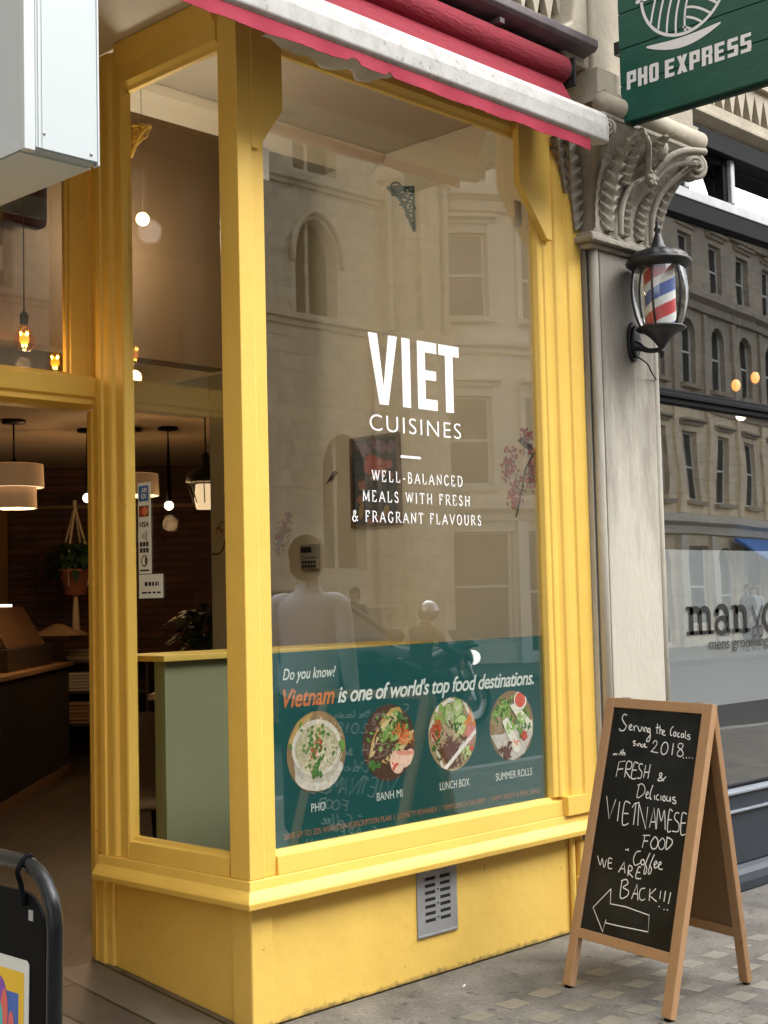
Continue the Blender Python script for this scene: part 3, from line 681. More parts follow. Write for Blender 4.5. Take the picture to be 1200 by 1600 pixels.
fc = MB(); fc.box(-1.40,2.0,.002,.055,3.741,3.955); fc.build('fascia', M['yellow'], sf)
# ------------------------------------------------------------------ awning
aw = thing('awning', 'retracted awning with red canvas roll, weathered white front bar and torn red valance', 'awning', (.6,-.2,3.4))
fb = MB()
bar = [(-.27,3.50),(-.335,3.488),(-.352,3.50),(-.356,3.56),(-.350,3.605),(-.33,3.632),(-.30,3.642),(-.27,3.636)]
fb.smooth = False
fb.prism([(-.55,y,z) for y, z in bar], (2.375,0,0)); fb.build('front_bar', M['bar_white'], aw, bevel=.008, seg=3)
ec = MB(); ec.prism([(1.8255,y,z) for y, z in bar], (.012,0,0)); ec.build('bar_end_cap', M['bar_white'], aw, bevel=.004)
rnd = random.Random(5); va = MB(); N_ = 90; vs = []
for i in range(N_+1):
    x = -.55+2.27*i/N_; dz = .0025*math.sin(i*.31+math.sin(i*.17)*2)+rnd.uniform(-.0018,.0018)
    hgt = .048 if i > 20 else .05
    if 31 < i < 34 or 39 < i < 41: hgt -= .016
    for t in (0, .5, 1): vs.append((x, -.338+.004*math.sin(i*.5)*t, 3.486-hgt*t+dz*t))
fs = [(i*3+j, i*3+j+1, i*3+j+4, i*3+j+3) for i in range(N_) for j in (0,1)]
va.add(vs, fs); o = va.build('valance', M['valance'], aw); sm_ = o.modifiers.new('thickness', 'SOLIDIFY'); sm_.thickness = .003
ro = MB(); ro.tube([(-.55,-.125,3.872),(1.80,-.125,3.872)], .066, 20); ro.build('canvas_roll', M['red_fabric'], aw)
re_ = MB(); re_.tube([(1.8005,-.125,3.872),(1.835,-.125,3.872)], .05, 16); re_.box(1.835,1.85,-.18,.0,3.80,3.93); re_.build('roll_bracket', M['black_gap'], aw)
hd = MB(); hd.prism([(-.55,y,z) for y, z in [(.0,3.957),(-.05,3.957),(-.10,3.962),(-.20,3.985),(-.215,4.0),(-.215,4.035),(-.16,4.045),(-.055,4.06),(.0,4.06)]], (2.53,0,0)); hd.build('hood', M['hood'], aw, bevel=.004)
for x in (1.30,):
    b = MB(); b.box(x,x+.03,-.19,.0,3.935,3.9565); b.build('hood_bracket', M['hood'], aw)
cv = MB(); cv.grid(lambda a, b: Vector((-.52+2.30*a, -.15-.135*b, 3.808-.26*b)), 30, 4); cv.build('canvas', M['red_fabric'], aw)
tl = MB()
tr_ = random.Random(11)
def sag(a, b):
    x = -.05+.62*a; s_ = math.sin(math.pi*min(1, a*1.02))**.8*(.035+.03*(1 if .72 < a < .9 else 0)+.012*math.sin(a*17))
    return Vector((x, -.30+.10*b+.012*math.sin(a*21+b*3), 3.492-s_*b*(1-.25*b)+.004*math.sin(a*40)))
tl.grid(sag, 40, 8); o = tl.build('torn_lining', M['cloth_white'], aw); q = o.modifiers.new('thickness', 'SOLIDIFY'); q.thickness = .003

# ------------------------------------------------------------------ white projecting light box
lb = thing('light_box_sign', 'blank white metal light box sign projecting over the doorway', 'sign', (-1.134,-.3,2.725))
x0, x1, y0, y1, z0, z1 = -1.25, -1.017, -.60, -.03, 2.725, 3.95
b = MB(); b.box(x0,x1,y0+.002,y1,z0+.004,z1); b.build('box_body', M['white_metal'], lb, bevel=.012, seg=3)
b = MB(); b.box(x0+.004,x1-.004,y0+.03,y1-.01,z0-.0005,z0+.0035); b.build('underside', M['white_dark'], lb)
b = MB()
b.box(x0+.032,x1-.004,y0-.004,y0+.0015,z0+.012,z1); b.build('end_panel', M['white_metal'], lb, bevel=.002)
b = MB(); b.box(x0-.003,x0+.030,y0-.006,y0+.020,z0+.001,z1-.01); b.box(x0-.004,x0+.0,y0+.021,y1,z0+.001,z0+.030)
b.box(x1-.0035,x1+.003,y0-.006,y0+.02,z0+.001,z1); b.build('edge_trim', M['trim_grey'], lb, bevel=.004, seg=3)
b = MB(); b.box(x0+.040,x0+.045,y0-.0065,y0-.0042,z0+.013,z1-.02); b.box(x0+.052,x0+.0545,y0-.006,y0-.0042,z0+.013,z1-.02); b.build('panel_groove', M['trim_grey'], lb)
for (px, pz) in ((x0+.058,z0+.055),(x1-.024,z0+.030)):
    b = MB(); b.lathe([(0,.003),(.004,.003),(.0055,.0)], (px,y0-.0042,pz), 10, (0,-1,0)); b.build('screw', M['vent'], lb)
b = MB(); b.box(x0+.06,x1-.06,y1,.0,3.55,3.62); b.build('wall_bracket', M['trim_grey'], lb)

# ------------------------------------------------------------------ green projecting sign
gs = thing('hanging_sign', 'green boarded projecting sign with white bowl logo reading PHO EXPRESS', 'sign', (2.1,-.65,3.66))
ya, yb = -.245, -1.04
zb = lambda t: 3.668+.0*t
bd = MB()
rows = [3.668,3.842,4.012,4.18,4.35,4.52]
for i in range(5): bd.box(2.10,2.128,yb,ya,rows[i]+.001,rows[i+1]-.0025)
bd.build('board', M['green_sign'], gs, bevel=.003)
b = MB(); b.box(2.129,2.15,yb+.02,ya-.03,3.655,4.52); b.box(2.151,2.18,yb,ya-.01,3.668,4.52); b.build('back_board', M['green_dark'], gs, bevel=.003)
b = MB(); b.box(2.10,2.181,yb-.02,yb-.001,3.665,4.52); b.build('edge_strip', M['turquoise'], gs)
t_ = MB(); U = Vector((0,-1,0)); V = Vector((0,0,1)); XF = 2.0985
o_ = at(979,141,X=XF); o2 = at(1174.5,81,X=XF)
BLK = {  # heavy block capitals: straight bars (x0, x1, y0, y1) in a cell .64 wide, 1 high
 'P':[(0,.25,0,1),(.25,.64,.78,1),(.42,.64,.42,.78),(.25,.64,.34,.52)], 'H':[(0,.25,0,1),(.40,.64,0,1),(.25,.40,.40,.60)],
 'O':[(0,.25,.06,.94),(.40,.64,.06,.94),(.06,.58,.82,1),(.06,.58,0,.18)], 'E':[(0,.25,0,1),(.25,.60,.80,1),(.25,.54,.41,.59),(.25,.60,0,.20)],
 'R':[(0,.25,0,1),(.25,.62,.80,1),(.42,.64,.52,.86),(.25,.60,.42,.56),(.40,.64,0,.42)], 'S':[(.02,.62,.80,1),(0,.24,.50,.86),(.02,.62,.41,.59),(.40,.64,.14,.50),(.02,.62,0,.20)], 'X':[]}
def sgn(s_, xa, xb):
    ln = lambda x: 141-(x-979.5)*60/195.0
    a_, b_, c_ = at(xa, ln(xa), X=XF), at(xb, ln(xb), X=XF), at(xa, ln(xa)-28, X=XF)
    h = c_.z-a_.z; W_ = a_.y-b_.y; n_ = len(s_); cw = W_/(n_*.64+(n_-1)*.13); lay_ = 0
    for q_, c in enumerate(s_):
        x_ = q_*.77*cw
        P_ = lambda u, v: Vector((XF-lay_, a_.y-x_-u*cw-.035*v*h, a_.z+v*h))
        for (u0, u1, v0, v1) in BLK[c]:
            lay_ += .00005; t_.poly([P_(u0,v0), P_(u1,v0), P_(u1,v1), P_(u0,v1)])
        if c == 'X':
            for pp_ in ([(0,0),(.25,0),(.64,1),(.39,1)],[(.39,0),(.64,0),(.25,1),(0,1)]): lay_ += .00005; t_.poly([P_(*g_) for g_ in pp_])
sgn('PHO', 979.5, 1029.5); sgn('EXPRESS', 1039, 1174.5)
t_.build('sign_lettering', M['sign_white'], gs)
lg = MB(); nX = Vector((-1,0,0))
pA, pB, pC = at(1002,0,X=XF), at(1052,55,X=XF), at(1124,0,X=XF)   # the bowl's outline
def circ(a, b, c):
    ax_, ay_, bx_, by_, cx2, cy2 = a.y, a.z, b.y, b.z, c.y, c.z
    d = 2*(ax_*(by_-cy2)+bx_*(cy2-ay_)+cx2*(ay_-by_))
    ux = ((ax_**2+ay_**2)*(by_-cy2)+(bx_**2+by_**2)*(cy2-ay_)+(cx2**2+cy2**2)*(ay_-by_))/d
    uy = ((ax_**2+ay_**2)*(cx2-bx_)+(bx_**2+by_**2)*(ax_-cx2)+(cx2**2+cy2**2)*(bx_-ax_))/d
    return ux, uy, math.hypot(ax_-ux, ay_-uy)
cy, cz, Rr = circ(pA, pB, pC)
P2 = lambda a, r, dz=0: Vector((XF, cy-r*math.cos(a), cz+r*math.sin(a)+dz))
lg.ribbon([P2(math.pi+math.pi*i/40, Rr) for i in range(41)], .014, nX)
lg.ribbon([Vector((XF,cy+Rr+.03,cz)),Vector((XF,cy-Rr-.03,cz))], .016, nX)
cl_ = lambda pts: [p for p in pts if (p.y-cy)**2+(p.z-cz)**2 < (Rr-.001)**2 and p.z < cz]
for k in range(6):                                             # noodles sweeping to the left
    lg.ribbon(cl_([Vector((XF, cy+.235-.062*k-.04+.10*(i/30)**1.6-.05, cz-.26*(i/30))) for i in range(31)]), .011, nX) if False else None
def inside(pts): return [p for p in pts if math.hypot(p.y-cy, p.z-cz) < Rr-.004 and p.z < cz+.02]
def bez(a, b, c, n=30):   # quadratic curve in bowl units (u right, v up)
    return [Vector((XF, cy-Rr*((1-t)**2*a[0]+2*t*(1-t)*b[0]+t*t*c[0]), cz+Rr*((1-t)**2*a[1]+2*t*(1-t)*b[1]+t*t*c[1]))) for t in [i/n for i in range(n+1)]]
for k in range(5):
    p_ = inside(bez((-.62+.22*k,.02),(-.80+.19*k,-.45),(-.86+.22*k,-.98)))
    if len(p_) > 2: lg.ribbon(p_, .0105, nX)
for k in range(5):
    p_ = inside(bez((.16-.05*k,-.10-.19*k),(.55-.10*k,-.12-.20*k),(1.0-.16*k,-.52-.16*k)))
    if len(p_) > 2: lg.ribbon(p_, .0105, nX)
sw = []                                                        # brush stroke beneath the bowl
for i in range(41):
    a = i/40; sw.append((a, .003+.020*math.sin(math.pi*a)**.8))
s0_, s1_ = at(1010,74,X=XF), at(1126,35,X=XF)
pt = lambda a: Vector((XF, s0_.y+(s1_.y-s0_.y)*a, s0_.z+(s1_.z-s0_.z)*a-.030*math.sin(math.pi*a)))
top = [pt(a)+Vector((0,0,h)) for a, h in sw]; bot = [pt(a)-Vector((0,0,h)) for a, h in sw]
for i in range(40): lg.poly([top[i], top[i+1], bot[i+1], bot[i]])
lg.build('bowl_emblem', M['sign_white'], gs)
b = MB(); b.box(2.11,2.16,-.2445,-.21,4.0,4.06); b.build('wall_bracket', M['black_iron'], gs)

# ------------------------------------------------------------------ lettering on the big window
UX = Vector((1,0,0)); UZ = Vector((0,0,1)); NF = Vector((0,-1,0)); YF = .0395
wlt = thing('window_lettering', 'white lettering VIET CUISINES and its motto on the large shop window', 'lettering', (.97,YF,1.85))
def L2(pts, x0, z0, sx, sz): return [Vector((x0+x*sx, YF, z0+z*sz)) for x, z in pts]
v = MB(); H = .284
xs = {'V':(.697,.165),'I':(.888,.05),'E':(.985,.128),'T':(1.113,.128)}
zb_ = 2.286
def bx(x0, x1, z0, z1): v.poly([(x0,YF,z0),(x1,YF,z0),(x1,YF,z1),(x0,YF,z1)])
v.poly(L2([(0,1),(.31,1),(.5,.26),(.5,0),(.345,0)], .692, zb_, .168, H)); v.poly(L2([(1,1),(.69,1),(.5,.26),(.5,0),(.655,0)], .692, zb_, .168, H))
bx(.886,.935,zb_,zb_+H)
bx(.978,1.026,zb_,zb_+H); bx(1.026,1.098,zb_,zb_+.045); bx(1.026,1.093,zb_+.125,zb_+.165); bx(1.026,1.098,zb_+H-.045,zb_+H)
bx(1.110,1.240,zb_+H-.045,zb_+H); bx(1.150,1.200,zb_,zb_+H-.045)
v.build('heading', M['vinyl_white'], wlt)
v = MB(); v.text('CUISINES', (.966,YF,2.178), UX, UZ, width=.55, height=.070, align='C', spacing=1.18, bold=-.008); v.build('subheading', M['vinyl_white'], wlt)
v = MB(); bx(.865,.984,2.078,2.0885); v.build('dash', M['vinyl_white'], wlt)
GL = {  # serif capitals: strokes (thick?, points) in a unit box
 'A':(1,[(0,[(.02,0),(.48,1)]),(1,[(.48,1),(.95,0)]),(0,[(.2,.33),(.78,.33)])]),
 'B':(.85,[(1,[(.15,0),(.15,1)]),(0,[(.0,1),(.5,1),(.72,.9),(.72,.62),(.5,.53),(.15,.53)]),(1,[(.5,.53),(.82,.4),(.82,.13),(.55,0),(.0,0)])]),
 'C':(.95,[(1,[(.9,.78),(.75,.95),(.5,1.01),(.2,.85),(.07,.5),(.2,.14),(.5,-.01),(.78,.07),(.92,.24)])]),
 'D':(1,[(1,[(.15,0),(.15,1)]),(0,[(0,1),(.5,1)]),(1,[(.5,1),(.8,.87),(.93,.5),(.8,.13),(.5,0)]),(0,[(.5,0),(0,0)])]),
 'E':(.82,[(1,[(.15,0),(.15,1)]),(0,[(0,1),(.8,1),(.8,.8)]),(0,[(.15,.52),(.6,.52)]),(0,[(0,0),(.85,0),(.88,.22)])]),
 'F':(.78,[(1,[(.17,0),(.17,1)]),(1,[(0,1),(.86,1),(.86,.76)]),(1,[(.17,.52),(.68,.52)])]),
 'G':(1,[(1,[(.88,.8),(.75,.95),(.5,1.01),(.2,.85),(.07,.5),(.2,.14),(.5,-.01),(.72,.04),(.84,.12)]),(1,[(.84,.08),(.84,.42)]),(0,[(.65,.42),(1,.42)])]),
 'H':(1.02,[(1,[(.15,0),(.15,1)]),(1,[(.85,0),(.85,1)]),(0,[(.15,.52),(.85,.52)])]),
 'I':(.42,[(1,[(.5,0),(.5,1)])]),
 'L':(.82,[(1,[(.17,0),(.17,1)]),(0,[(0,0),(.85,0),(.88,.25)])]),
 'M':(1.2,[(0,[(.1,0),(.13,1)]),(1,[(.13,1),(.5,.05)]),(0,[(.5,.05),(.87,1)]),(1,[(.87,1),(.9,0)])]),
 'N':(1.02,[(0,[(.12,0),(.12,1)]),(1,[(.12,1),(.88,0)]),(0,[(.88,0),(.88,1)])]),
 'O':(1.02,[(1,[(.5,1.01),(.2,.88),(.06,.5),(.2,.12),(.5,-.01),(.8,.12),(.94,.5),(.8,.88),(.5,1.01)])]),
 'R':(.95,[(1,[(.15,0),(.15,1)]),(0,[(0,1),(.5,1),(.75,.9),(.75,.62),(.5,.5),(.15,.5)]),(1,[(.45,.5),(.95,0)])]),
 'S':(.72,[(1,[(.82,.8),(.68,.96),(.4,1.01),(.15,.86),(.18,.66),(.5,.52),(.84,.36),(.85,.14),(.58,-.01),(.28,.03),(.1,.2)])]),
 'T':(.88,[(1,[(.5,0),(.5,1)]),(0,[(.05,.8),(.05,1),(.95,1),(.95,.8)])]),
 'U':(1,[(1,[(.15,1),(.15,.3),(.28,.06),(.5,-.01),(.74,.06),(.85,.3),(.85,1)])]),
 'V':(1,[(1,[(.05,1),(.5,0)]),(0,[(.5,0),(.95,1)])]),
 'W':(1.3,[(1,[(.04,1),(.28,0)]),(0,[(.28,0),(.5,1)]),(1,[(.5,1),(.74,0)]),(0,[(.74,0),(.97,1)])]),
 '-':(.5,[(1,[(.1,.36),(.9,.36)])]),
 '&':(1,[(1,[(.95,0),(.3,.72),(.3,.92),(.48,1),(.64,.88),(.6,.72),(.12,.38),(.08,.15),(.25,0),(.5,0),(.72,.2),(.9,.5)])]),
}
SER = dict(A=[(.02,0),(.95,0)],B=[],E=[(.15,0)],F=[(.17,0)],H=[(.15,0),(.15,1),(.85,0),(.85,1)],I=[(.5,0),(.5,1)],L=[(.17,0),(.17,1)],M=[(.1,0),(.13,1),(.87,1),(.9,0)],N=[(.12,0),(.12,1),(.88,1)],R=[(.15,0),(.95,0)],T=[(.5,0)],U=[(.15,1),(.85,1)],V=[(.05,1),(.95,1)],W=[(.04,1),(.5,1),(.97,1)])
def serif_text(mb, s, xc, z0, width, h, y, wide=.70, thick=.13, thin=.11):
    gap = .30; tot = 0
    for c in s: tot += (.62 if c == ' ' else GL[c][0]*wide+gap)
    tot -= gap; k = width/(tot*h); x = xc-width/2
    for c in s:
        if c == ' ': x += .62*h*k; continue
        wd, stk = GL[c]; wd = wd*wide*h*k
        for thk, pts in stk:
            mb.ribbon([(x+p*wd, y, z0+q*h) for p, q in pts], (thick if thk else thin)*h, NF)
        for p, q in SER.get(c, []):
            mb.ribbon([(x+p*wd-.13*h, y, z0+q*h), (x+p*wd+.13*h, y, z0+q*h)], .05*h, NF)
        x += wd+gap*h*k
for s_, xc, z0, wd in (('WELL-BALANCED', .970, 1.966, .545), ('MEALS WITH FRESH', .965, 1.8845, .645), ('& FRAGRANT FLAVOURS', .970, 1.8035, .775)):
    v = MB(); serif_text(v, s_, xc, z0+.012, wd, .041, YF); v.build('motto_line', M['vinyl_white'], wlt)

# ------------------------------------------------------------------ food poster, inside the glass
po = thing('window_poster', 'teal food poster along the foot of the big window showing four dishes', 'poster', (.95,.047,.61))
YP = .0470
b = MB(); b.prism([(.136,YP,.606),(1.768,YP,.606),(1.768,YP,1.333),(.136,YP,1.322)], (0,.002,0)); b.build('backing', M['poster'], po)
YT = YP-.0008
t_ = MB(); t_.text('Do you know?', (.213,YT,1.222), UX, UZ, width=.27, height=.043, shear=.28, bold=.006); t_.build('tagline', M['pale_print'], po)
t_ = MB(); t_.text('Vietnam', (.212,YT,1.122), UX, UZ, width=.262, height=.068, shear=.30, bold=.02); t_.build('orange_word', M['orange'], po)
t_ = MB(); t_.text("is one of world's top food destinations.", (.490,YT,1.122), UX, UZ, width=1.205, height=.064, shear=.30, bold=.016, spacing=.92); t_.build('slogan', M['pale_print'], po)
for s_, xc, wd in (('PHO',.378,.072),('BANH MI',.762,.145),('LUNCH BOX',1.150,.185),('SUMMER ROLLS',1.540,.25)):
    t_ = MB(); t_.text(s_, (xc,YT,.728), UX, UZ, width=wd, height=.033, align='C'); t_.build('dish_name', M['pale_print'], po)
t_ = MB(); t_.text('SAVE UP TO 25% WITH OUR SUBSCRIPTION PLAN  |  LOYALTY REWARDS  |  TEAM LUNCH DELIVERY  |  HAPPY FRIDAY & MEAL DEALS', (.205,YT,.645), UX, UZ, width=1.51, height=.0225, bold=-.004); t_.build('small_print', mat('dull_orange_print', (.45,.21,.11), .5, .03), po)
FC = {}
def fcol(name, c): FC[name] = mat('print_'+name, c, .4, .18, 40); return FC[name]
for n_, c in dict(ring=(.36,.18,.09), rim=(.72,.70,.64), broth=(.50,.46,.30), noodle=(.62,.57,.42), herb=(.05,.15,.03), herb2=(.12,.26,.05), chilli=(.50,.05,.025), plate=(.66,.64,.58), board=(.09,.045,.03), mat_=(.30,.20,.10), bread=(.55,.38,.13), bread2=(.70,.58,.30), meat=(.11,.05,.035), pork=(.68,.48,.36), pink=(.62,.25,.18), carrot=(.60,.20,.05), cuke=(.40,.52,.22), cuke2=(.10,.22,.05), lettuce=(.25,.42,.10), rollw=(.66,.66,.55), sauce=(.55,.10,.06), peanut=(.42,.33,.20), onion=(.52,.22,.22), bowl_side=(.52,.50,.45), sand=(.40,.31,.17)).items(): fcol(n_, c)
FN = list(FC)
class Photo:
    """a round printed photograph: flat inks stacked a fraction of a millimetre apart"""
    def __init__(s, cx, cz, r): s.c = (cx, cz); s.r = r; s.mb = MB(); s.y = YT; s.rn = random.Random(int(cx*100))
    def col(s, n): s.mb.cur = FN.index(n); s.y -= .00002
    def pt(s, x, z): return Vector((s.c[0]+x*s.r, s.y, s.c[1]+z*s.r))
    def clip(s, pts):
        r = []
        for x, z in pts:
            d = math.hypot(x, z)
            if d > .955: x, z = x/d*.955, z/d*.955
            r.append((x, z))
        return r
    def ell(s, n, x, z, a, b, rot=0, k=26, jit=0):
        s.col(n); ca, sa = math.cos(rot), math.sin(rot); p = []
        for i in range(k):
            t = 2*math.pi*i/k; j = 1+s.rn.uniform(-jit, jit); u, v_ = a*math.cos(t)*j, b*math.sin(t)*j
            p.append((x+u*ca-v_*sa, z+u*sa+v_*ca))
        s.mb.poly([s.pt(*q) for q in s.clip(p)][::-1])
    def pol(s, n, pts): s.col(n); s.mb.poly([s.pt(*q) for q in s.clip(pts)][::-1])
    def strands(s, n, x, z, sp, cnt, l=.3, wd=.025, ang=None):
        s.col(n)
        for i in range(cnt):
            a = s.rn.uniform(0, 6.28) if ang is None else ang+s.rn.uniform(-.4, .4)
            cx_, cz_ = x+s.rn.gauss(0, sp), z+s.rn.gauss(0, sp); bnd = s.rn.uniform(-1.5, 1.5); p = []; s.y -= .000004
            for k in range(7): p.append((cx_, cz_)); cx_ += math.cos(a)*l/6; cz_ += math.sin(a)*l/6; a += bnd/6
            if all(math.hypot(*q) < .93 for q in p): s.mb.ribbon([s.pt(*q) for q in p], wd*s.r, NF)
    def leaves(s, n, x, z, sp, cnt, sz=.07):
        for i in range(cnt):
            a, b = x+s.rn.gauss(0, sp), z+s.rn.gauss(0, sp)
            if math.hypot(a, b) < .88: s.ell(n, a, b, sz*s.rn.uniform(.6,1.2), sz*s.rn.uniform(.35,.7), s.rn.uniform(0,3.1), 9, .3)
    def done(s): s.mb.build('food_photo', [FC[n] for n in FN], po)
p = Photo(.376,.947,.158); p.ell('ring',0,0,1,1,0,48); p.ell('mat_',0,0,.955,.955,0,48); p.pol('bread',[(-.9,.3),(-.6,.75),(-.1,.95),(-.3,.6),(-.7,.1)]); p.leaves('peanut',.35,.72,.22,40,.05)
p.ell('board',.1,-.72,.8,.28); p.ell('plate',.1,-.52,.82,.40); p.ell('bowl_side',0,-.28,.74,.44); p.ell('rim',0,.10,.80,.66,0,40); p.ell('broth',0,.08,.70,.56,0,40)
p.strands('noodle',.0,.0,.28,110,.35,.03); p.leaves('herb2',-.2,.15,.28,30); p.strands('noodle',.2,-.15,.2,40,.3,.025); p.leaves('herb',-.05,.2,.20,26,.08); p.leaves('herb',-.05,-.35,.10,14,.08); p.leaves('chilli',.0,.12,.11,14,.045); p.leaves('herb2',.8,.1,.06,8); p.done()
p = Photo(.766,.947,.156); p.ell('ring',0,0,1,1,0,48); p.ell('board',0,0,.955,.955,0,48); p.strands('mat_',-.3,.4,.3,14,.5,.02,.5)
p.pol('bread',[(-.75,-.35),(-.62,.1),(-.3,.55),(.1,.85),(.4,.9),(.5,.75),(.1,.3),(-.2,-.1)]); p.pol('bread2',[(-.7,-.3),(-.55,.1),(-.2,.5),(.2,.75),(.42,.74),(.1,.3),(-.25,-.1)]); p.pol('bread2',[(-.3,-.45),(.1,-.2),(.6,.2),(.92,.25),(.85,.05),(.4,-.3),(-.1,-.5)]); p.pol('bread',[(-.3,-.47),(.1,-.36),(.5,-.15),(.3,-.3),(-.1,-.52)])
p.strands('meat',-.15,-.05,.2,80,.25,.05); p.leaves('lettuce',.2,.2,.22,26,.10); p.leaves('herb',.3,.5,.16,26,.08); p.leaves('herb2',-.1,.3,.2,18,.07); p.leaves('chilli',.55,.2,.14,18,.05); p.strands('carrot',.5,.15,.12,20,.25,.03)
p.ell('pork',.25,-.52,.24,.30,.5); p.ell('pork',.5,-.45,.26,.22,-.4); p.ell('pink',.5,-.30,.30,.06,-.1); p.ell('pork',.75,-.42,.18,.2); p.ell('pink',.72,-.32,.2,.05); p.leaves('chilli',.15,-.62,.05,6,.06); p.leaves('herb',-.68,-.55,.10,18,.08); p.done()
p = Photo(1.145,.950,.157); p.ell('ring',0,0,1,1,0,48); p.ell('sand',0,0,.955,.955,0,48); p.pol('rim',[(-.95,.2),(-.6,.75),(-.1,.95),(.6,.8),(.95,.1),(.9,-.05),(-.4,-.95),(-.5,-.85)]); p.pol('peanut',[(-.88,.15),(-.5,.68),(.0,.85),(.5,.72),(.86,.1),(-.38,-.82)])
p.leaves('lettuce',-.55,.45,.14,26,.1); p.leaves('chilli',-.65,.1,.12,20,.06); p.strands('chilli',-.6,.15,.12,20,.2,.03); p.leaves('herb',-.6,-.3,.14,22,.08)
for x, z, a, b, r in ((-.12,.48,.20,.34,.1),(.22,.66,.22,.26,-.2),(.28,.18,.36,.26,.8)): p.ell('cuke2',x,z,a,b,r); p.ell('cuke',x,z,a*.9,b*.9,r); p.leaves('rollw',x,z,.07,10,.035)
p.strands('carrot',.62,.05,.14,60,.4,.035,.6); p.strands('onion',.62,-.2,.10,30,.35,.045,.7); p.strands('peanut',-.2,-.15,.16,60,.3,.03); p.strands('meat',-.05,-.45,.18,110,.22,.05); p.leaves('herb',.1,.2,.1,8); p.pol('rim',[(-.42,-.86),(-.30,-.92),(.92,-.06),(.9,.06)]); p.leaves('cuke',.55,-.6,.12,12,.1); p.leaves('sauce',.75,-.45,.06,8); p.done()
p = Photo(1.534,.953,.157); p.ell('ring',0,0,1,1,0,48); p.ell('mat_',0,0,.955,.955,0,48); p.leaves('peanut',-.6,.1,.25,60,.07); p.pol('plate',[(-.95,-.2),(-.4,-.2),(.1,.0),(.9,.1),(.9,-.3),(.5,-.8),(.0,-.95),(-.5,-.8)]); p.leaves('lettuce',-.35,.55,.26,50,.10); p.leaves('herb',-.3,.6,.24,30,.07); p.leaves('herb2',.5,.1,.2,36,.09)
p.pol('rollw',[(-.45,.15),(-.2,.25),(.35,-.6),(.2,-.78),(.02,-.7)]); p.pol('rollw',[(-.1,.55),(.15,.62),(.9,.0),(.85,-.2),(.62,-.22)]); p.leaves('lettuce',-.1,-.05,.10,14,.07); p.leaves('pink',.15,-.45,.06,8,.06); p.leaves('lettuce',.35,.25,.12,16,.07); p.ell('rim',.36,.66,.28,.26); p.ell('sauce',.36,.68,.23,.21); p.leaves('meat',-.3,-.6,.14,24,.09); p.leaves('chilli',.5,-.3,.07,10,.07); p.leaves('herb',.75,-.1,.08,8); p.done()

# ------------------------------------------------------------------ stickers on the side window
XS = .0298; US = Vector((0,-1,0))
def spt(px, py): return at(px, py, X=XS)
ya_, yb_ = .668, .586; za_, zb2 = 1.63, 1.985
sk = thing('payment_sticker', 'tall white strip of card payment logos stuck to the narrow side window', 'sticker', (XS,.627,za_))
b = MB(); b.box(XS-.0006,XS,yb_,ya_,za_,zb2); b.build('strip', M['card_white'], sk)
XL_ = XS-.0009; cyc = (ya_+yb_)/2+.004
def sq(mb, y0, y1, z0, z1, x=XL_): mb.poly([(x,y0,z0),(x,y1,z0),(x,y1,z1),(x,y0,z1)])
b = MB(); sq(b, cyc-.031, cyc+.031, 1.912, 1.972); b.build('blue_logo', M['blue'], sk)
b = MB(); b.text('AM', (XL_-.0003,cyc-.004,1.946), US, UZ, width=.036, height=.019, align='C', bold=.03); b.text('EX', (XL_-.0003,cyc-.004,1.922), US, UZ, width=.034, height=.019, align='C', bold=.03); b.build('logo_letters', M['card_white'], sk)
b = MB(); sq(b, cyc-.031, cyc+.031, 1.852, 1.894); b.build('dark_logo', M['ink'], sk)
b = MB(); b.lathe([(0,0),(.018,0)], (XL_-.0003,cyc+.010,1.873), 20, (-1,0,0)); b.build('red_circle', M['pic_red'], sk)
b = MB(); b.lathe([(0,0),(.018,0)], (XL_-.0005,cyc-.010,1.873), 20, (-1,0,0)); b.build('orange_circle', M['orange'], sk)
b = MB(); b.text('VISA', (XL_,cyc,1.812), US, UZ, width=.062, height=.021, align='C', bold=.03, shear=.15)
for k in range(4): b.ribbon([(XL_, cyc+.018-.010*k-.006*math.cos(a), 1.776+.006*(k+1)*math.sin(a)) for a in [R(-60+12*i) for i in range(11)]], .0035, (-1,0,0))
for r_ in range(2):
    for k in range(3): sq(b, cyc-.028+.020*k, cyc-.012+.020*k, 1.712+.024*r_, 1.730+.024*r_)
b.ribbon([(XL_, cyc+.018*math.cos(a), 1.680+.020*math.sin(a)) for a in [R(12*i) for i in range(31)]], .005, (-1,0,0)); sq(b, cyc-.014, cyc-.004, 1.668, 1.692)
sq(b, cyc-.03, cyc+.03, 1.640, 1.646); b.build('black_logo', M['ink'], sk)
s2 = thing('small_sticker', 'small cream rectangular sticker just below the payment logo strip', 'sticker', (XS,.60,1.54))
b = MB(); b.box(XS-.0006,XS,.515,.668,1.535,1.627); b.build('card', M['card_white'], s2)
b = MB()
for (z, h, segs) in ((1.582,.016,((.63,.612),(.605,.59),(.583,.57),(.562,.55),(.545,.54))),(1.553,.007,((.65,.618),(.612,.59),(.580,.562),(.552,.53)))):
    for y0, y1 in segs: sq(b, y1, y0, z, z+h)
b.build('blurred_print', M['ink'], s2)

# ------------------------------------------------------------------ air vent on the plinth
vt = thing('air_vent', 'galvanised metal air vent with two columns of slots in the yellow plinth', 'vent', (1.01,.042,.18))
x0, x1, z0, z1 = .898, 1.138, .160, .434
b = MB(); n = 7
colx = [(.944,1.006),(1.034,1.096)]
zs = [z0+.050+.0275*i for i in range(8)]
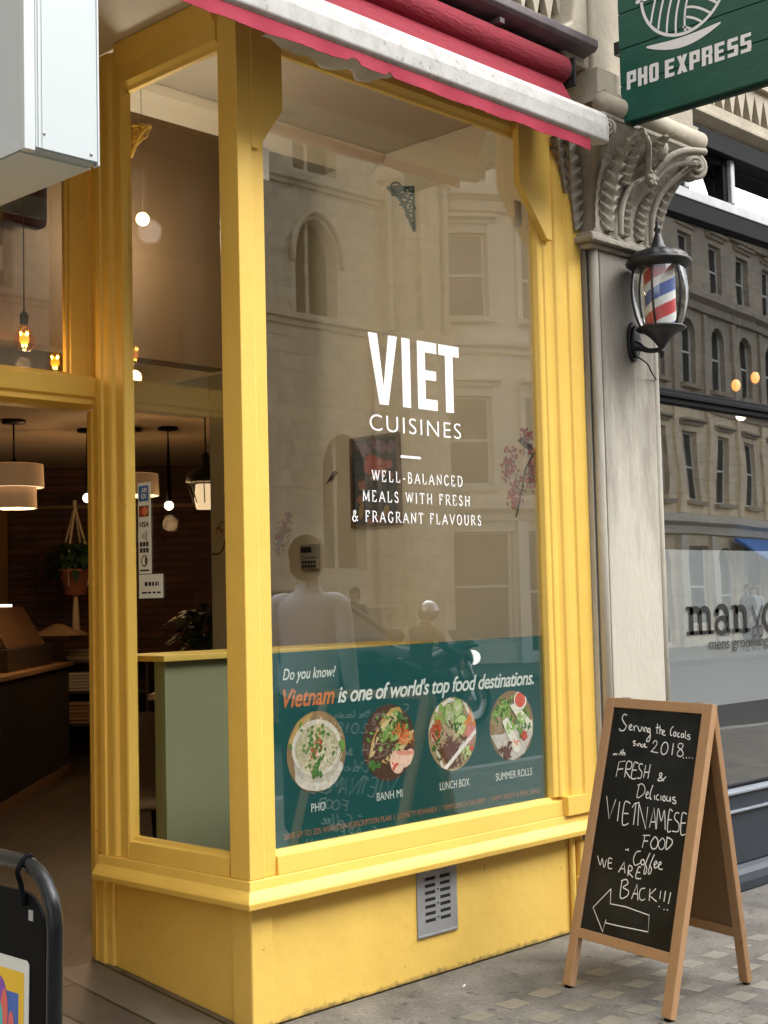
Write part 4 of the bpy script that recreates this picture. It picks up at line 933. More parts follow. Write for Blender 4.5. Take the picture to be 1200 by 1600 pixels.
# plate with real slots: strips between them
b.box(x0,colx[0][0],.039,.0445,z0,z1); b.box(colx[0][1],colx[1][0],.039,.0445,z0,z1); b.box(colx[1][1],x1,.039,.0445,z0,z1)
for (a, c) in colx:
    zz = z0
    for i in range(7):
        zl = zs[i]+.006; b.box(a,c,.0392,.0445,zz,zl); zz = zl+.0135
    b.box(a,c,.0392,.0445,zz,z1)
b.build('plate', M['vent'], vt)
b = MB(); b.box(x0+.02,x1-.02,.0405,.0446,z0+.03,z1-.02); b.build('slot_void', M['vent_hole'], vt)
b = MB(); b.box(x0+.004,x1-.004,.034,.0389,z0+.002,z0+.012); b.build('lower_lip', M['vent'], vt, bevel=.002)
b = MB()
for z in (z0+.07,z0+.125,z0+.18): b.ball((1.02,.038,z), .004, 8)
b.build('rivet', M['vent_hole'], vt)
# ------------------------------------------------------------------ barber's wall lantern
bl = thing('wall_lantern', 'black iron wall lantern with a red white and blue barber stripe on the pilaster', 'lantern', (2.36,-.25,2.64))
cx_, cy_ = 2.36, -.25
z0 = 2.645
b = MB(); b.lathe([(0,3.262),(.006,3.262),(.010,3.250),(.006,3.238),(.012,3.228),(.016,3.215),(.010,3.203),(.014,3.190),(.022,3.165),(.028,3.140),(.040,3.128),(.044,3.120)], (cx_,cy_,0), 16)
b.build('finial', M['black_iron'], bl)
b = MB()
def dome(a, c):
    ang = 2*math.pi*c; r = .04+.082*math.sin(a*math.pi/2); z = 3.120-.050*(1-math.cos(a*math.pi/2)); k = 1+.018*math.cos(ang*16)*(1 if .15 < a < .95 else 0)
    return Vector((cx_+r*k*math.cos(ang), cy_+r*k*math.sin(ang), z))
b.grid(dome, 8, 96)
b.lathe([(.121,3.072),(.132,3.068),(.137,3.060),(.132,3.048),(.118,3.036),(.108,3.030),(.0,3.030)], (cx_,cy_,0), 32); b.build('roof', M['black_iron'], bl)
gp = [(.104,3.03),(.112,2.985),(.116,2.93),(.113,2.87),(.102,2.81),(.088,2.765),(.080,2.748)]
b = MB(); b.lathe(gp, (cx_,cy_,0), 6*6); b.build('glass_body', M['pane_lamp'], bl)
for k in range(6):
    a = R(60*k+18); b = MB(); b.tube([(cx_+(r+.002)*math.cos(a), cy_+(r+.002)*math.sin(a), z) for r, z in gp], .0055, 6); b.build('rib', M['black_iron'], bl)
b = MB(); b.lathe([(.0,2.756),(.086,2.756),(.100,2.752),(.104,2.746),(.098,2.738),(.070,2.728),(.048,2.708),(.030,2.684),(.020,2.670),(.012,2.655),(.010,2.645),(.014,2.640),(.010,2.628),(.006,2.606),(0,2.604)], (cx_,cy_,0), 24); b.build('base_cup', M['black_iron'], bl)
# striped cylinder: helical bands
cyl = MB(); NU, NV = 72, 64; rr = .064; zA, zB = 2.757, 3.028
for i in range(NU):
    for j in range(NV):
        a0, a1 = 2*math.pi*i/NU, 2*math.pi*(i+1)/NU
        vs = []
        def zz(t, a): return t
        z_0, z_1 = zA+(zB-zA)*j/NV, zA+(zB-zA)*(j+1)/NV
        ph = ((z_0+z_1)/2-zA)/.205 - ((a0+a1)/2)/(2*math.pi)*1.0 + .54
        f = ph % 1.0
        cyl.cur = 1 if .06 < f < .36 else 2 if .56 < f < .86 else 0
        cyl.add([(cx_+rr*math.cos(a0),cy_+rr*math.sin(a0),z_0),(cx_+rr*math.cos(a1),cy_+rr*math.sin(a1),z_0),(cx_+rr*math.cos(a1),cy_+rr*math.sin(a1),z_1),(cx_+rr*math.cos(a0),cy_+rr*math.sin(a0),z_1)], [(0,1,2,3)])
cyl.build('striped_cylinder', [M['bp_white'], M['bp_red'], M['bp_blue']], bl)
b = MB()
bk = [Vector((2.36,y,z)) for y, z in ((-.10,2.685),(-.125,2.68),(-.15,2.664),(-.19,2.650),(-.25,2.648))]
b.tube(arcpts(bk, 20), [.036,.034,.032,.030,.028,.025,.022,.020,.019,.018,.017,.016,.015,.014,.014,.013,.013,.012,.012,.012,.012,.012,.012,.012,.012][:len(arcpts(bk,20))], 10); b.build('bracket_arm', M['black_iron'], bl)
b = MB(); op = [(2.36+.045*math.sin(t)*(1 if abs(math.cos(t)) < .8 else .9), 2.705+.098*math.cos(t)) for t in [R(20*i) for i in range(18)]]
b.prism([(x,-.0855,z) for x, z in op], (0,-.018,0)); b.prism([(2.36+(x-2.36)*.75,-.1036,2.705+(z-2.705)*.8) for x, z in op], (0,-.014,0)); b.build('back_plate', M['black_iron'], bl, bevel=.004)
for ch_ in bl.children:
    if ch_.name.split('.')[0] in ('finial','roof','glass_body','rib','base_cup','striped_cylinder'): ch_.scale = (1.14,1.14,1)
b = MB(); b.tube(arcpts([(2.365,-.10,2.64),(2.40,-.14,2.60),(2.47,-.12,2.565),(2.555,-.088,2.545)], 18), .0035, 6); b.build('cable', M['black_plastic'], bl)

# ------------------------------------------------------------------ chalkboard A-frame
ab_ = thing('chalkboard_sign', 'wooden A-frame chalkboard on the pavement with white handwriting and a hollow arrow', 'a-board', (1.35,-.74,0))
A1, A2 = Vector((1.176,-.48,0)), Vector((1.051,-.998,0))
Tt = Vector((.36,0,1.08)); O = A1+Tt; Uv = (A2-A1).normalized(); Vv = -Tt.normalized(); Nv = Uv.cross(Vv).normalized()
if Nv.x > 0: Nv = -Nv
Lb = Tt.length
def bp(u, v, w_=0): return O+Uv*u+Vv*v+Nv*w_
def bar_(mb, u0, u1, v0, v1, w0, w1): mb.obox(bp(u0,v0,w0), Uv*(u1-u0), Vv*(v1-v0), Nv*(w1-w0))
UL, UR = -.037, .556
for (u0, u1) in ((UL,.010),(.506,UR)):
    b = MB(); bar_(b,u0,u1,-.010,Lb-.012,-.028,.0); b.build('stile', M['oak'], ab_, bevel=.003)
for (v0, v1) in ((-.010,.030),(.906,.944)):
    b = MB(); bar_(b,.0105,.5055,v0,v1,-.027,-.0015); b.build('rail', M['oak'], ab_, bevel=.002)
b = MB(); bar_(b,.0105,.5055,.0305,.9055,-.018,-.008); b.build('board', M['chalkboard'], ab_)
for u in (UL+.012, .52):
    b = MB(); bar_(b,u,u+.022,Lb-.0115,Lb-.0005,-.024,-.004); b.build('foot', M['black_plastic'], ab_)
# rear leaf
B2 = Vector((1.665,-.992,0)); B1 = B2-Uv*.545+Vector((0,0,0)); Tr = O+Uv*.556+Vector((.028,0,-.002))-B2
Or = B2+Tr-Uv*.593; Vr = -Tr.normalized(); Nr = Uv.cross(Vr).normalized()
if Nr.x < 0: Nr = -Nr
Lr = Tr.length
def rb(mb, u0, u1, v0, v1, w0, w1): mb.obox(Or+Uv*u0+Vr*v0+Nr*w0, Uv*(u1-u0), Vr*(v1-v0), Nr*(w1-w0))
for (u0, u1) in ((.0,.045),(.548,.593)):
    b = MB(); rb(b,u0,u1,.0,Lr-.012,-.022,.004); b.build('stile', M['oak'], ab_, bevel=.003)
for (v0, v1) in ((.0,.04),(.875,.912)):
    b = MB(); rb(b,.0455,.5475,v0,v1,-.020,.002); b.build('rail', M['oak'], ab_, bevel=.002)
b = MB(); rb(b,.0455,.5475,.0405,.8745,-.012,-.004); b.build('rear_board', M['oak_dark'], ab_)
for u in (.012,.56):
    b = MB(); rb(b,u,u+.022,Lr-.0115,Lr-.0005,-.018,.0); b.build('foot', M['black_plastic'], ab_)
b = MB()
for u in (.05,.45): bar_(b,u,u+.05,-.014,-.0105,-.034,-.004)
b.build('hinge', M['vent'], ab_)
CH = "0.092,0.058 0.075,0.055 0.067,0.072 0.082,0.089 0.097,0.102 0.088,0.119 0.068,0.122 0.059,0.114;0.117,0.107 0.129,0.1 0.123,0.094 0.114,0.101 0.121,0.115 0.137,0.113;0.14,0.098 0.148,0.118;0.145,0.105 0.153,0.096 0.159,0.098;0.164,0.098 0.174,0.115 0.184,0.115 0.186,0.097;0.193,0.099 0.2,0.116;0.207,0.118 0.205,0.101 0.215,0.102 0.222,0.119;0.234,0.102 0.224,0.105 0.225,0.116 0.235,0.117 0.234,0.104 0.242,0.139 0.237,0.154 0.224,0.152 0.23,0.14 0.243,0.127;0.272,0.081 0.275,0.117 0.282,0.119;0.265,0.097 0.287,0.096;0.287,0.087 0.292,0.121 0.291,0.107 0.301,0.104 0.305,0.123;0.309,0.115 0.316,0.11 0.311,0.105 0.306,0.115 0.314,0.124 0.324,0.122;0.36,0.086 0.349,0.099 0.351,0.12 0.361,0.121;0.374,0.107 0.366,0.113 0.371,0.123 0.38,0.121 0.378,0.11 0.372,0.107;0.397,0.109 0.389,0.113 0.391,0.124 0.402,0.124;0.417,0.11 0.408,0.114 0.41,0.125 0.419,0.123 0.419,0.111 0.422,0.126;0.428,0.099 0.43,0.125 0.438,0.128;0.454,0.113 0.444,0.113 0.441,0.118 0.455,0.123 0.454,0.131 0.441,0.129;0.164,0.159 0.153,0.158 0.153,0.165 0.164,0.169 0.162,0.176 0.153,0.175;0.174,0.167 0.178,0.177;0.184,0.177 0.184,0.167 0.193,0.168 0.197,0.178;0.207,0.167 0.2,0.172 0.205,0.179 0.213,0.175;0.214,0.175 0.221,0.169 0.215,0.165 0.214,0.175 0.234,0.178;0.262,0.161 0.268,0.15 0.28,0.15 0.283,0.164 0.264,0.187 0.26,0.192 0.297,0.194;0.324,0.151 0.313,0.165 0.313,0.188 0.325,0.198 0.342,0.191 0.347,0.168 0.337,0.152 0.324,0.151;0.373,0.151 0.373,0.197;0.425,0.151 0.405,0.15 0.4,0.164 0.421,0.174 0.432,0.189 0.419,0.199 0.402,0.194 0.404,0.18 0.42,0.168 0.427,0.154;0.434,0.2 0.437,0.205;0.449,0.201 0.454,0.201;0.464,0.199 0.469,0.2;0.481,0.199 0.485,0.2;0.045,0.218 0.052,0.222 0.056,0.216 0.064,0.221 0.069,0.214;0.078,0.215 0.083,0.22;0.089,0.201 0.091,0.219;0.085,0.211 0.097,0.21;0.099,0.195 0.103,0.22 0.101,0.21 0.111,0.209 0.116,0.22;0.123,0.241 0.087,0.247 0.082,0.307;0.085,0.278 0.116,0.272;0.132,0.305 0.133,0.245 0.16,0.245 0.158,0.268 0.131,0.276 0.165,0.305;0.199,0.245 0.174,0.244 0.17,0.303 0.197,0.303;0.172,0.273 0.194,0.271;0.223,0.246 0.207,0.245 0.205,0.261 0.224,0.277 0.222,0.299 0.202,0.301;0.24,0.247 0.238,0.298;0.265,0.242 0.262,0.298;0.24,0.275 0.264,0.273;0.358,0.281 0.341,0.297 0.318,0.3 0.324,0.29 0.336,0.277 0.328,0.27 0.322,0.278 0.349,0.299;0.22,0.328 0.218,0.376 0.251,0.358 0.254,0.336 0.235,0.321 0.211,0.329;0.264,0.362 0.276,0.355 0.271,0.348 0.264,0.358 0.27,0.372 0.285,0.369;0.295,0.32 0.287,0.349 0.29,0.372 0.298,0.373;0.31,0.357 0.316,0.374;0.333,0.353 0.322,0.359 0.327,0.372 0.339,0.372;0.345,0.355 0.35,0.373;0.364,0.353 0.356,0.361 0.363,0.373 0.373,0.369 0.364,0.353;0.377,0.353 0.38,0.369 0.394,0.37 0.395,0.354 0.401,0.373;0.422,0.354 0.411,0.355 0.41,0.362 0.426,0.367 0.426,0.377 0.411,0.375;0.045,0.388 0.079,0.475 0.101,0.396;0.125,0.402 0.128,0.478;0.186,0.403 0.154,0.402 0.158,0.485 0.192,0.479;0.157,0.444 0.184,0.442;0.199,0.417 0.211,0.399 0.236,0.393;0.217,0.398 0.22,0.481;0.233,0.396 0.244,0.481;0.233,0.396 0.29,0.489 0.284,0.405;0.308,0.481 0.318,0.404 0.344,0.482;0.313,0.459 0.334,0.456;0.346,0.482 0.341,0.404 0.366,0.45 0.375,0.408 0.393,0.479;0.418,0.407 0.401,0.405 0.405,0.48 0.424,0.479;0.402,0.44 0.419,0.438;0.453,0.41 0.437,0.41 0.433,0.431 0.459,0.449 0.46,0.476 0.429,0.479;0.492,0.409 0.469,0.41 0.475,0.482 0.499,0.482;0.471,0.445 0.493,0.441;0.291,0.513 0.285,0.56;0.279,0.514 0.318,0.509;0.288,0.535 0.311,0.531;0.342,0.512 0.327,0.536 0.339,0.556 0.36,0.55 0.364,0.526 0.35,0.512 0.342,0.512;0.384,0.51 0.367,0.533 0.381,0.553 0.398,0.545 0.4,0.521 0.384,0.51;0.409,0.504 0.411,0.549 0.437,0.527 0.434,0.511 0.406,0.504;0.195,0.579 0.215,0.578;0.209,0.572 0.214,0.582;0.28,0.574 0.258,0.58 0.247,0.606 0.26,0.629 0.289,0.616;0.298,0.602 0.288,0.611 0.298,0.623 0.31,0.613 0.3,0.601;0.331,0.573 0.318,0.607 0.313,0.65 0.323,0.65 0.325,0.63 0.313,0.618;0.355,0.575 0.342,0.609 0.336,0.646 0.346,0.648 0.35,0.629 0.336,0.618;0.363,0.614 0.374,0.604 0.367,0.599 0.36,0.612 0.368,0.624 0.382,0.616;0.383,0.614 0.396,0.604 0.39,0.598 0.383,0.611 0.391,0.624 0.408,0.623;0.045,0.623 0.068,0.656 0.074,0.63 0.092,0.662 0.099,0.63;0.13,0.624 0.111,0.625 0.116,0.66 0.138,0.659;0.113,0.642 0.131,0.639;0.176,0.668 0.199,0.627 0.212,0.666;0.181,0.654 0.208,0.65;0.23,0.674 0.228,0.636 0.246,0.639 0.245,0.652 0.228,0.657 0.258,0.675;0.293,0.633 0.281,0.634 0.273,0.673 0.303,0.673;0.275,0.653 0.293,0.652;0.202,0.694 0.206,0.758 0.242,0.747 0.245,0.728 0.214,0.719 0.236,0.702 0.225,0.688 0.198,0.697;0.267,0.754 0.286,0.697 0.302,0.753;0.271,0.734 0.297,0.73;0.331,0.704 0.309,0.712 0.306,0.737 0.321,0.75 0.339,0.742;0.357,0.702 0.361,0.746;0.387,0.697 0.358,0.726 0.4,0.742;0.414,0.701 0.414,0.73;0.438,0.697 0.437,0.736;0.465,0.698 0.461,0.74;0.414,0.757 0.42,0.757;0.441,0.763 0.446,0.763;0.457,0.761 0.463,0.762;0.148,0.735 0.064,0.819 0.138,0.898 0.146,0.851 0.146,0.863 0.209,0.862 0.378,0.855 0.372,0.796 0.241,0.787 0.157,0.79 0.148,0.735"
ck = MB(); cr_ = random.Random(4)
CL_ = CH.split(';')
for ln in CL_:
    pts = [tuple(map(float, q.split(','))) for q in ln.split()]
    P_ = [bp(u, v, -.0074+cr_.uniform(0,.0002)) for u, v in pts]
    if len(P_) > 3 and ln is not CL_[-1]: P_ = arcpts(P_, 4*(len(P_)-1))
    ck.ribbon(P_, cr_.uniform(.0036,.0050), Nv)
ck.build('chalk_writing', M['chalk'], ab_)

# ------------------------------------------------------------------ black tube A-board at the doorway
tb = thing('pavement_sign', 'black tubular pavement sign with a clipped poster standing by the doorway', 'a-board', (-1.66,-1.0,0))
XP = -1.663
def tube_frame(xf, xt, y0, y1, zt):
    """rounded hoop in a leaning plane: x goes from xf at the ground to xt at the top"""
    r = .12; pts = [(y0,0.02)]
    pts += [(y0,zt-r)]+[(y0+r-r*math.cos(R(a)), zt-r+r*math.sin(R(a))) for a in range(15,90,15)]+[(y0+r,zt)]
    pts += [(y1-r,zt)]+[(y1-r+r*math.sin(R(a)), zt-r+r*math.cos(R(a))) for a in range(15,90,15)]+[(y1,zt-r),(y1,.02)]
    return [(xf+(xt-xf)*z/zt, y, z) for y, z in pts]
yN, yF = at(88,1500,X=XP).y, at(88,1500,X=XP).y+.66
ZT = .985
for nm, xf, xt in (('frame_hoop', XP-.02, XP),):
    b = MB(); b.tube(tube_frame(xf, xt, yN, yF, ZT-(.0 if nm == 'frame_hoop' else .02)), .0165, 12); b.build(nm, M['black_tube'], tb)
b = MB()
for y in (yN,yF): b.tube([(XP-.26,y,.018),(XP+.22,y,.018)], .0165, 10)
b.build('foot_bar', M['black_tube'], tb)
b = MB()
def brd(xo, y, z): return Vector((XP-.02+.02*z/ZT+xo, y, z))
rc = []
y0, y1, zt, r = yN+.028, yF-.028, ZT-.058, .085
rc = [(y0,.16),(y0,zt-r)]+[(y0+r-r*math.cos(R(a)), zt-r+r*math.sin(R(a))) for a in range(0,91,15)]+[(y1-r,zt)]+[(y1-r+r*math.sin(R(a)), zt-r+r*math.cos(R(a))) for a in range(15,91,15)]+[(y1,.16)]
b.prism([brd(-.004,y,z) for y, z in rc], (.008,0,0)); b.build('board', M['black_plastic'], tb, bevel=.001)
for y in (yN+.10, yF-.12):
    b = MB(); b.tube(arcpts([brd(-.008,y,ZT-.085),brd(-.012,y+.006,ZT-.045),brd(-.024,y,ZT-.012),brd(.0,y-.004,ZT+.016),brd(.014,y,ZT-.012)], 16), .006, 7); b.build('hook', M['black_plastic'], tb)
b = MB(); b.box(XP-.008,XP-.0045,yN+.072,yN+.088,.872,.893); b.build('clip', M['vent'], tb)
pp_ = at(48,1502,X=XP-.006)
b = MB(); b.prism([brd(-.0062,y,z) for y, z in ((pp_.y+.002,.22),(pp_.y,pp_.z-.008),(pp_.y+.008,pp_.z),(pp_.y+.46,pp_.z),(pp_.y+.46,.22))], (.0015,0,0)); b.build('poster_sheet', M['card_white'], tb)
q = at(41,1520,X=XP-.006)
b = MB(); b.poly([brd(-.0066,y,z) for y, z in ((q.y,.24),(q.y,q.z),(q.y+.43,q.z),(q.y+.43,.24))]); b.build('yellow_panel', mat('poster_yellow', (.78,.48,.01), .4, .02), tb)
q2 = at(33,1552,X=XP-.006)
b = MB(); b.poly([brd(-.0069,y,z) for y, z in ((q2.y,.26),(q2.y,q2.z),(q2.y+.40,q2.z),(q2.y+.40,.26))]); b.build('blue_panel', mat('poster_blue', (.04,.12,.45), .4, .15, 5), tb)
b = MB()
def disc(mb, px, py, r, sz=1.0, off=-.0072):
    c = at(px,py,X=XP-.0069); mb.poly([brd(off, c.y+r*math.cos(t), c.z+r*sz*math.sin(t)) for t in [R(15*i) for i in range(24)]])
disc(b, 2, 1550, .028, 1.3); disc(b, 10, 1582, .012, 3.0, -.0074); b.build('purple_shape', mat('poster_purple', (.22,.05,.40), .4, .15, 6), tb)
b = MB(); disc(b, 11, 1578, .014, 3.2, -.0076); disc(b, 22, 1596, .010, 2.2, -.0077); b.build('coral_shape', mat('poster_coral', (.70,.12,.10), .4, .15, 6), tb)
b = MB(); disc(b, 2, 1592, .018, 2.4, -.0079); b.build('aqua_shape', mat('poster_aqua', (.05,.45,.45), .4, .15, 6), tb)

# ------------------------------------------------------------------ barber's shopfront
bs_ = thing('barber_shopfront', 'dark slate barber shopfront with frosted window film beside the stone pilaster', 'shopfront', (3.7,0,0))
XB0, XB1 = 2.602, 4.9
b = MB(); b.box(XB0,XB1,-.05,.10,.12,.385); b.box(XB0,XB1,-.055,.10,.3985,.478)
b.box(XB0+.08,XB0+.10,-.056,-.0505,.14,.38) if False else None
b.build('stall_riser', M['blue_grey'], bs_, bevel=.008, seg=3)
b = MB(); b.prism([(XB0,y,z) for y, z in ((.1,0.001),(-.115,.001),(-.118,.05),(-.105,.085),(-.08,.105),(-.055,.1195),(.1,.1195))], (XB1-XB0,0,0)); b.build('plinth', M['blue_grey'], bs_, bevel=.012, seg=3)
b = MB(); b.box(XB0,XB1,-.072,.1,.386,.398); b.box(XB0,XB1,-.075,.1,.4785,.493); b.build('ledge', M['slate_light'], bs_, bevel=.003)
b = MB()
b.box(XB0,XB1,-.01,.06,2.462,2.535); b.box(XB0,XB1,-.022,.05,2.490,2.512)
b.box(XB0,2.625,-.005,.06,.494,2.4615); b.box(XB0,XB1,-.0,.06,.4935,.51); b.box(XB0,2.64,-.005,.06,2.5355,3.45)
b.box(XB0,XB1,-.02,.06,3.45,3.545); b.box(XB0,XB1,-.06,.06,3.84,3.94)
b.box(XB0+.07,2.98,-.02,.06,3.60,3.839); b.box(XB1-.05,XB1,-.01,.06,.5,3.84)
b.build('window_frame', M['black_frame'], bs_, bevel=.003)
b = MB(); b.box(XB0,XB1,-.026,.06,3.5455,3.598); b.box(2.981,3.03,-.03,.06,3.5985,3.839); b.box(3.45,3.49,-.03,.05,3.5985,3.839); b.build('transom_frame', M['grey_frame'], bs_, bevel=.004)
b = MB(); b.box(3.031,3.06,-.01,.05,3.599,3.838); b.box(3.40,3.449,-.01,.05,3.599,3.838); b.box(3.061,3.399,-.005,.05,3.80,3.838); b.build('transom_sash', M['black_frame'], bs_, bevel=.003)
MB().box(2.626,XB1-.051,.018,.022,.511,2.461).build('window_pane', M['pane_barber'], bs_)
MB().box(2.641,XB1-.051,.018,.022,2.536,3.449).build('window_pane', M['pane_barber_top'], bs_)
# tilted ventilator pane
b = MB(); b.obox((3.061,.028,3.60), (.338,0,0), (0,.03,.198), (0,.004,-.0006)); b.obox((3.491,.028,3.60), (1.3,0,0), (0,.03,.238), (0,.004,-.0006)); b.build('transom_pane', glass('ventilator_glass', .55, (.6,.62,.62)), bs_)
MB().box(2.626,XB1-.051,.0235,.0255,.925,1.727).build('window_film', M['frosted'], bs_)
YB = .0168
def B_(px, py): return at(px, py, Y=YB)
b = MB()
pm0 = B_(1074,993); pm1 = B_(1172,991); capz = B_(1100,947).z
xh = capz-pm0.z
x0, x1 = pm0.x, pm1.x; W_ = x1-x0; z0 = pm0.z
def slab_text(mb, spec, x, z, xh, th, se):
    for c, wd in spec:
        w_ = wd
        sv = lambda xx, zz=z: mb.poly([(xx-se,YB,zz),(xx+se,YB,zz),(xx+se,YB,zz+th*.55),(xx-se,YB,zz+th*.55)])
        stem = lambda xx, h0=0, h1=xh: mb.poly([(xx-th/2,YB,z+h0),(xx+th/2,YB,z+h0),(xx+th/2,YB,z+h1),(xx-th/2,YB,z+h1)])
        def arch(xa, xb):
            r = (xb-xa)/2; mb.ribbon([(xa+r-r*math.cos(R(a)), YB, z+xh-r*.75+r*.72*math.sin(R(a))-th*.3) for a in range(0,181,12)]+[(xb,YB,z)], th*.8, NF)
        if c == 'm':
            a = x+se; stem(a); sv(a); mb.poly([(a-se,YB,z+xh-th*.55),(a,YB,z+xh-th*.55),(a,YB,z+xh),(a-se,YB,z+xh)]); b_ = x+w_/2; d = x+w_-se; arch(a, b_); arch(b_, d); sv(b_); sv(d)
        elif c == 'n':
            a = x+se; stem(a); sv(a); mb.poly([(a-se,YB,z+xh-th*.55),(a,YB,z+xh-th*.55),(a,YB,z+xh),(a-se,YB,z+xh)]); d = x+w_-se; arch(a, d); sv(d)
        elif c == 'a':
            r = w_*.36; d = x+w_*.80
            mb.ribbon([(x+w_*.12,YB,z+xh*.74)]+[(x+w_*.45-w_*.33*math.cos(R(t)), YB, z+xh*.72+xh*.25*math.sin(R(t))) for t in range(15,170,12)]+[(d,YB,z+xh*.6),(d,YB,z+xh*.1),(d+w_*.16,YB,z+th*.3)], th*.8, NF)
            mb.ribbon([(d,YB,z+xh*.52)]+[(x+w_*.42-w_*.34*math.sin(R(t)), YB, z+xh*.28+xh*.27*math.cos(R(t))) for t in range(0,181,15)]+[(d,YB,z+xh*.15)], th*.75, NF)
            mb.lathe([(0,0),(th*.6,0)], (x+w_*.14,YB,z+xh*.76), 12, (0,-1,0))
        elif c == 'c':
            mb.ribbon([(x+w_*.5+w_*.42*math.cos(R(t)), YB, z+xh*.5+xh*.46*math.sin(R(t))) for t in range(40,322,12)], th*.9, NF); mb.lathe([(0,0),(th*.6,0)], (x+w_*.84,YB,z+xh*.76), 12, (0,-1,0))
        x += w_+se*.25
    return x
k = W_/ (1.55+.95+1.1+.1)
slab_text(b, (('m',1.55*k),('a',.95*k),('n',1.1*k)), x0, z0, xh, .036, .045)
c0 = B_(1196,990)
slab_text(b, (('c',.95*k),), c0.x-.02, z0, xh, .036, .045)
b.build('name_lettering', M['film_text'], bs_)
b = MB(); s0 = B_(1184,972)                                   # scissors
sx, sz = s0.x, s0.z
b.ribbon([(sx-.055,YB,sz+.09),(sx+.012,YB,sz-.02)], .010, NF); b.ribbon([(sx+.055,YB,sz+.09),(sx-.012,YB,sz-.02)], .010, NF)
for s_ in (-1,1): b.ribbon([(sx+s_*.030+.022*math.cos(R(t)), YB, sz-.048+.028*math.sin(R(t))) for t in range(0,360,20)], .008, NF, closed=True)
b.build('scissors_emblem', M['film_text'], bs_)
b = MB(); g0 = B_(1109,1015); g1 = B_(1199,1018); b.text('mens grooming', (g0.x,YB,g0.z), UX, UZ, width=(g1.x-g0.x)*1.02, height=.062); b.build('tagline_lettering', M['film_text2'], bs_)
# barber's room behind
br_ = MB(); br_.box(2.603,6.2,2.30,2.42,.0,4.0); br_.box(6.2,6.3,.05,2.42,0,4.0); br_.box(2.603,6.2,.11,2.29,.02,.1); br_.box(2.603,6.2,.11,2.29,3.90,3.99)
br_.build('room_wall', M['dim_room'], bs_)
kk = thing('wall_cabinet', 'black hanging cabinet hanging behind the upper barber window', 'cabinet', (3.9,.5,2.55))
c1, c2 = at(1181,440,Y=.5), at(1181,608,Y=.5)
b = MB(); b.box(c1.x,c1.x+.55,.36,.62,c2.z,c1.z-.03); b.build('carcass', M['black_plastic'], kk, bevel=.008)
b = MB(); b.box(c1.x-.02,c1.x+.57,.34,.64,c1.z-.029,c1.z); b.box(c1.x+.1,c1.x+.12,.48,.50,c1.z+.0005,3.89); b.box(c1.x+.4,c1.x+.42,.48,.50,c1.z+.0005,3.89); b.build('hanger', M['black_frame'], kk)
def barber_lamp(px, py, d):
    q = at(px, py, D=d); t = thing('pendant_lamp', 'dark shallow dome pendant lamp glowing inside the barber shop window', 'pendant lamp', q)
    b = MB(); b.lathe([(.02,.10),(.04,.09),(.12,.06),(.19,.01),(.20,-.01),(.19,-.005),(.11,.045),(.0,.07)], q, 20); b.tube([q+Vector((0,0,.1)),(q.x,q.y,3.89)], .005, 6); b.build('dome_shade', M['black_iron'], t)
    b = MB(); b.ball(q+Vector((0,0,.01)), .032, 12); b.build('bulb', M['bulb'], t)
barber_lamp(1158, 652, 8.6)
for i, (px, py, d, lab) in enumerate(((1150,602,8.0,'amber filament bulb behind the upper barber window, next to the stone pilaster'),(1180,590,8.3,'amber filament bulb behind the upper barber window, beside the black cabinet'))):
    q = at(px, py, D=d); t = thing('filament_bulb', lab, 'bulb', q, 'amber bulbs in the barber shop')
    b = MB(); b.ball(q, .026, 14, sz=1.35); b.build('envelope', M['filament'], t)
    b = MB(); b.tube([q+Vector((0,0,.035)),q+Vector((0,0,.08)),(q.x,q.y,3.89)], [.016,.014,.003], 8); b.build('cord', M['black_plastic'], t)
# ------------------------------------------------------------------ inside the restaurant
def lamp(loc, energy, r=.06, col=(1,.62,.30)):
    l = bpy.data.lights.new('bulb_light', 'POINT'); l.energy = energy; l.shadow_soft_size = r; l.color = col
    o = bpy.data.objects.new('bulb_light', l); COL.objects.link(o); o.location = loc; return o
# counter behind the front glass
ct = thing('window_counter', 'sage green panelled counter with a pale yellow timber top behind the shop window', 'counter', (1.0,.6,.1))
b = MB(); b.box(.255,1.88,.81,.84,.102,1.278); b.box(.255,.28,.8405,.88,.102,1.278); b.build('panel', M['green_panel'], ct)
b = MB(); b.box(.225,1.885,.775,1.16,1.2785,1.303); b.build('counter_top', M['yellow_edge'], ct, bevel=.003)
# framed picture on the party wall (plane X = 1.9)
XW = 1.8975
pf = thing('framed_picture', 'wooden framed dark picture with coral and ochre shapes hung on the beige side wall', 'picture', (1.88,1.18,1.88))
b = MB(); ya_, yb_, za_, zb2 = 1.356, 1.005, 1.886, 2.353
b.box(XW-.022,XW,ya_-.016,ya_,za_,zb2); b.box(XW-.022,XW,yb_,yb_+.016,za_,zb2); b.box(XW-.022,XW,yb_+.0162,ya_-.0162,za_,za_+.016); b.box(XW-.022,XW,yb_+.0162,ya_-.0162,zb2-.016,zb2); b.build('frame', M['frame_wood'], pf, bevel=.002)
b = MB(); b.box(XW-.014,XW-.004,yb_+.0163,ya_-.0163,za_+.0163,zb2-.0163); b.build('picture', M['pic_bg'], pf)
XPIC = XW-.0145
pr2 = random.Random(9); lay = [0]
def pshape(mb, y, z, a, bb, rot=0, k=16, jit=.12):
    lay[0] += .00012; ca, sa = math.cos(rot), math.sin(rot); p = []
    for i in range(k):
        t = 2*math.pi*i/k; j = 1+pr2.uniform(-jit,jit); u, v_ = a*math.cos(t)*j, bb*math.sin(t)*j; p.append((XPIC-lay[0], y+u*ca-v_*sa, z+u*sa+v_*ca))
    mb.poly(p)
yc = (ya_+yb_)/2
b = MB()
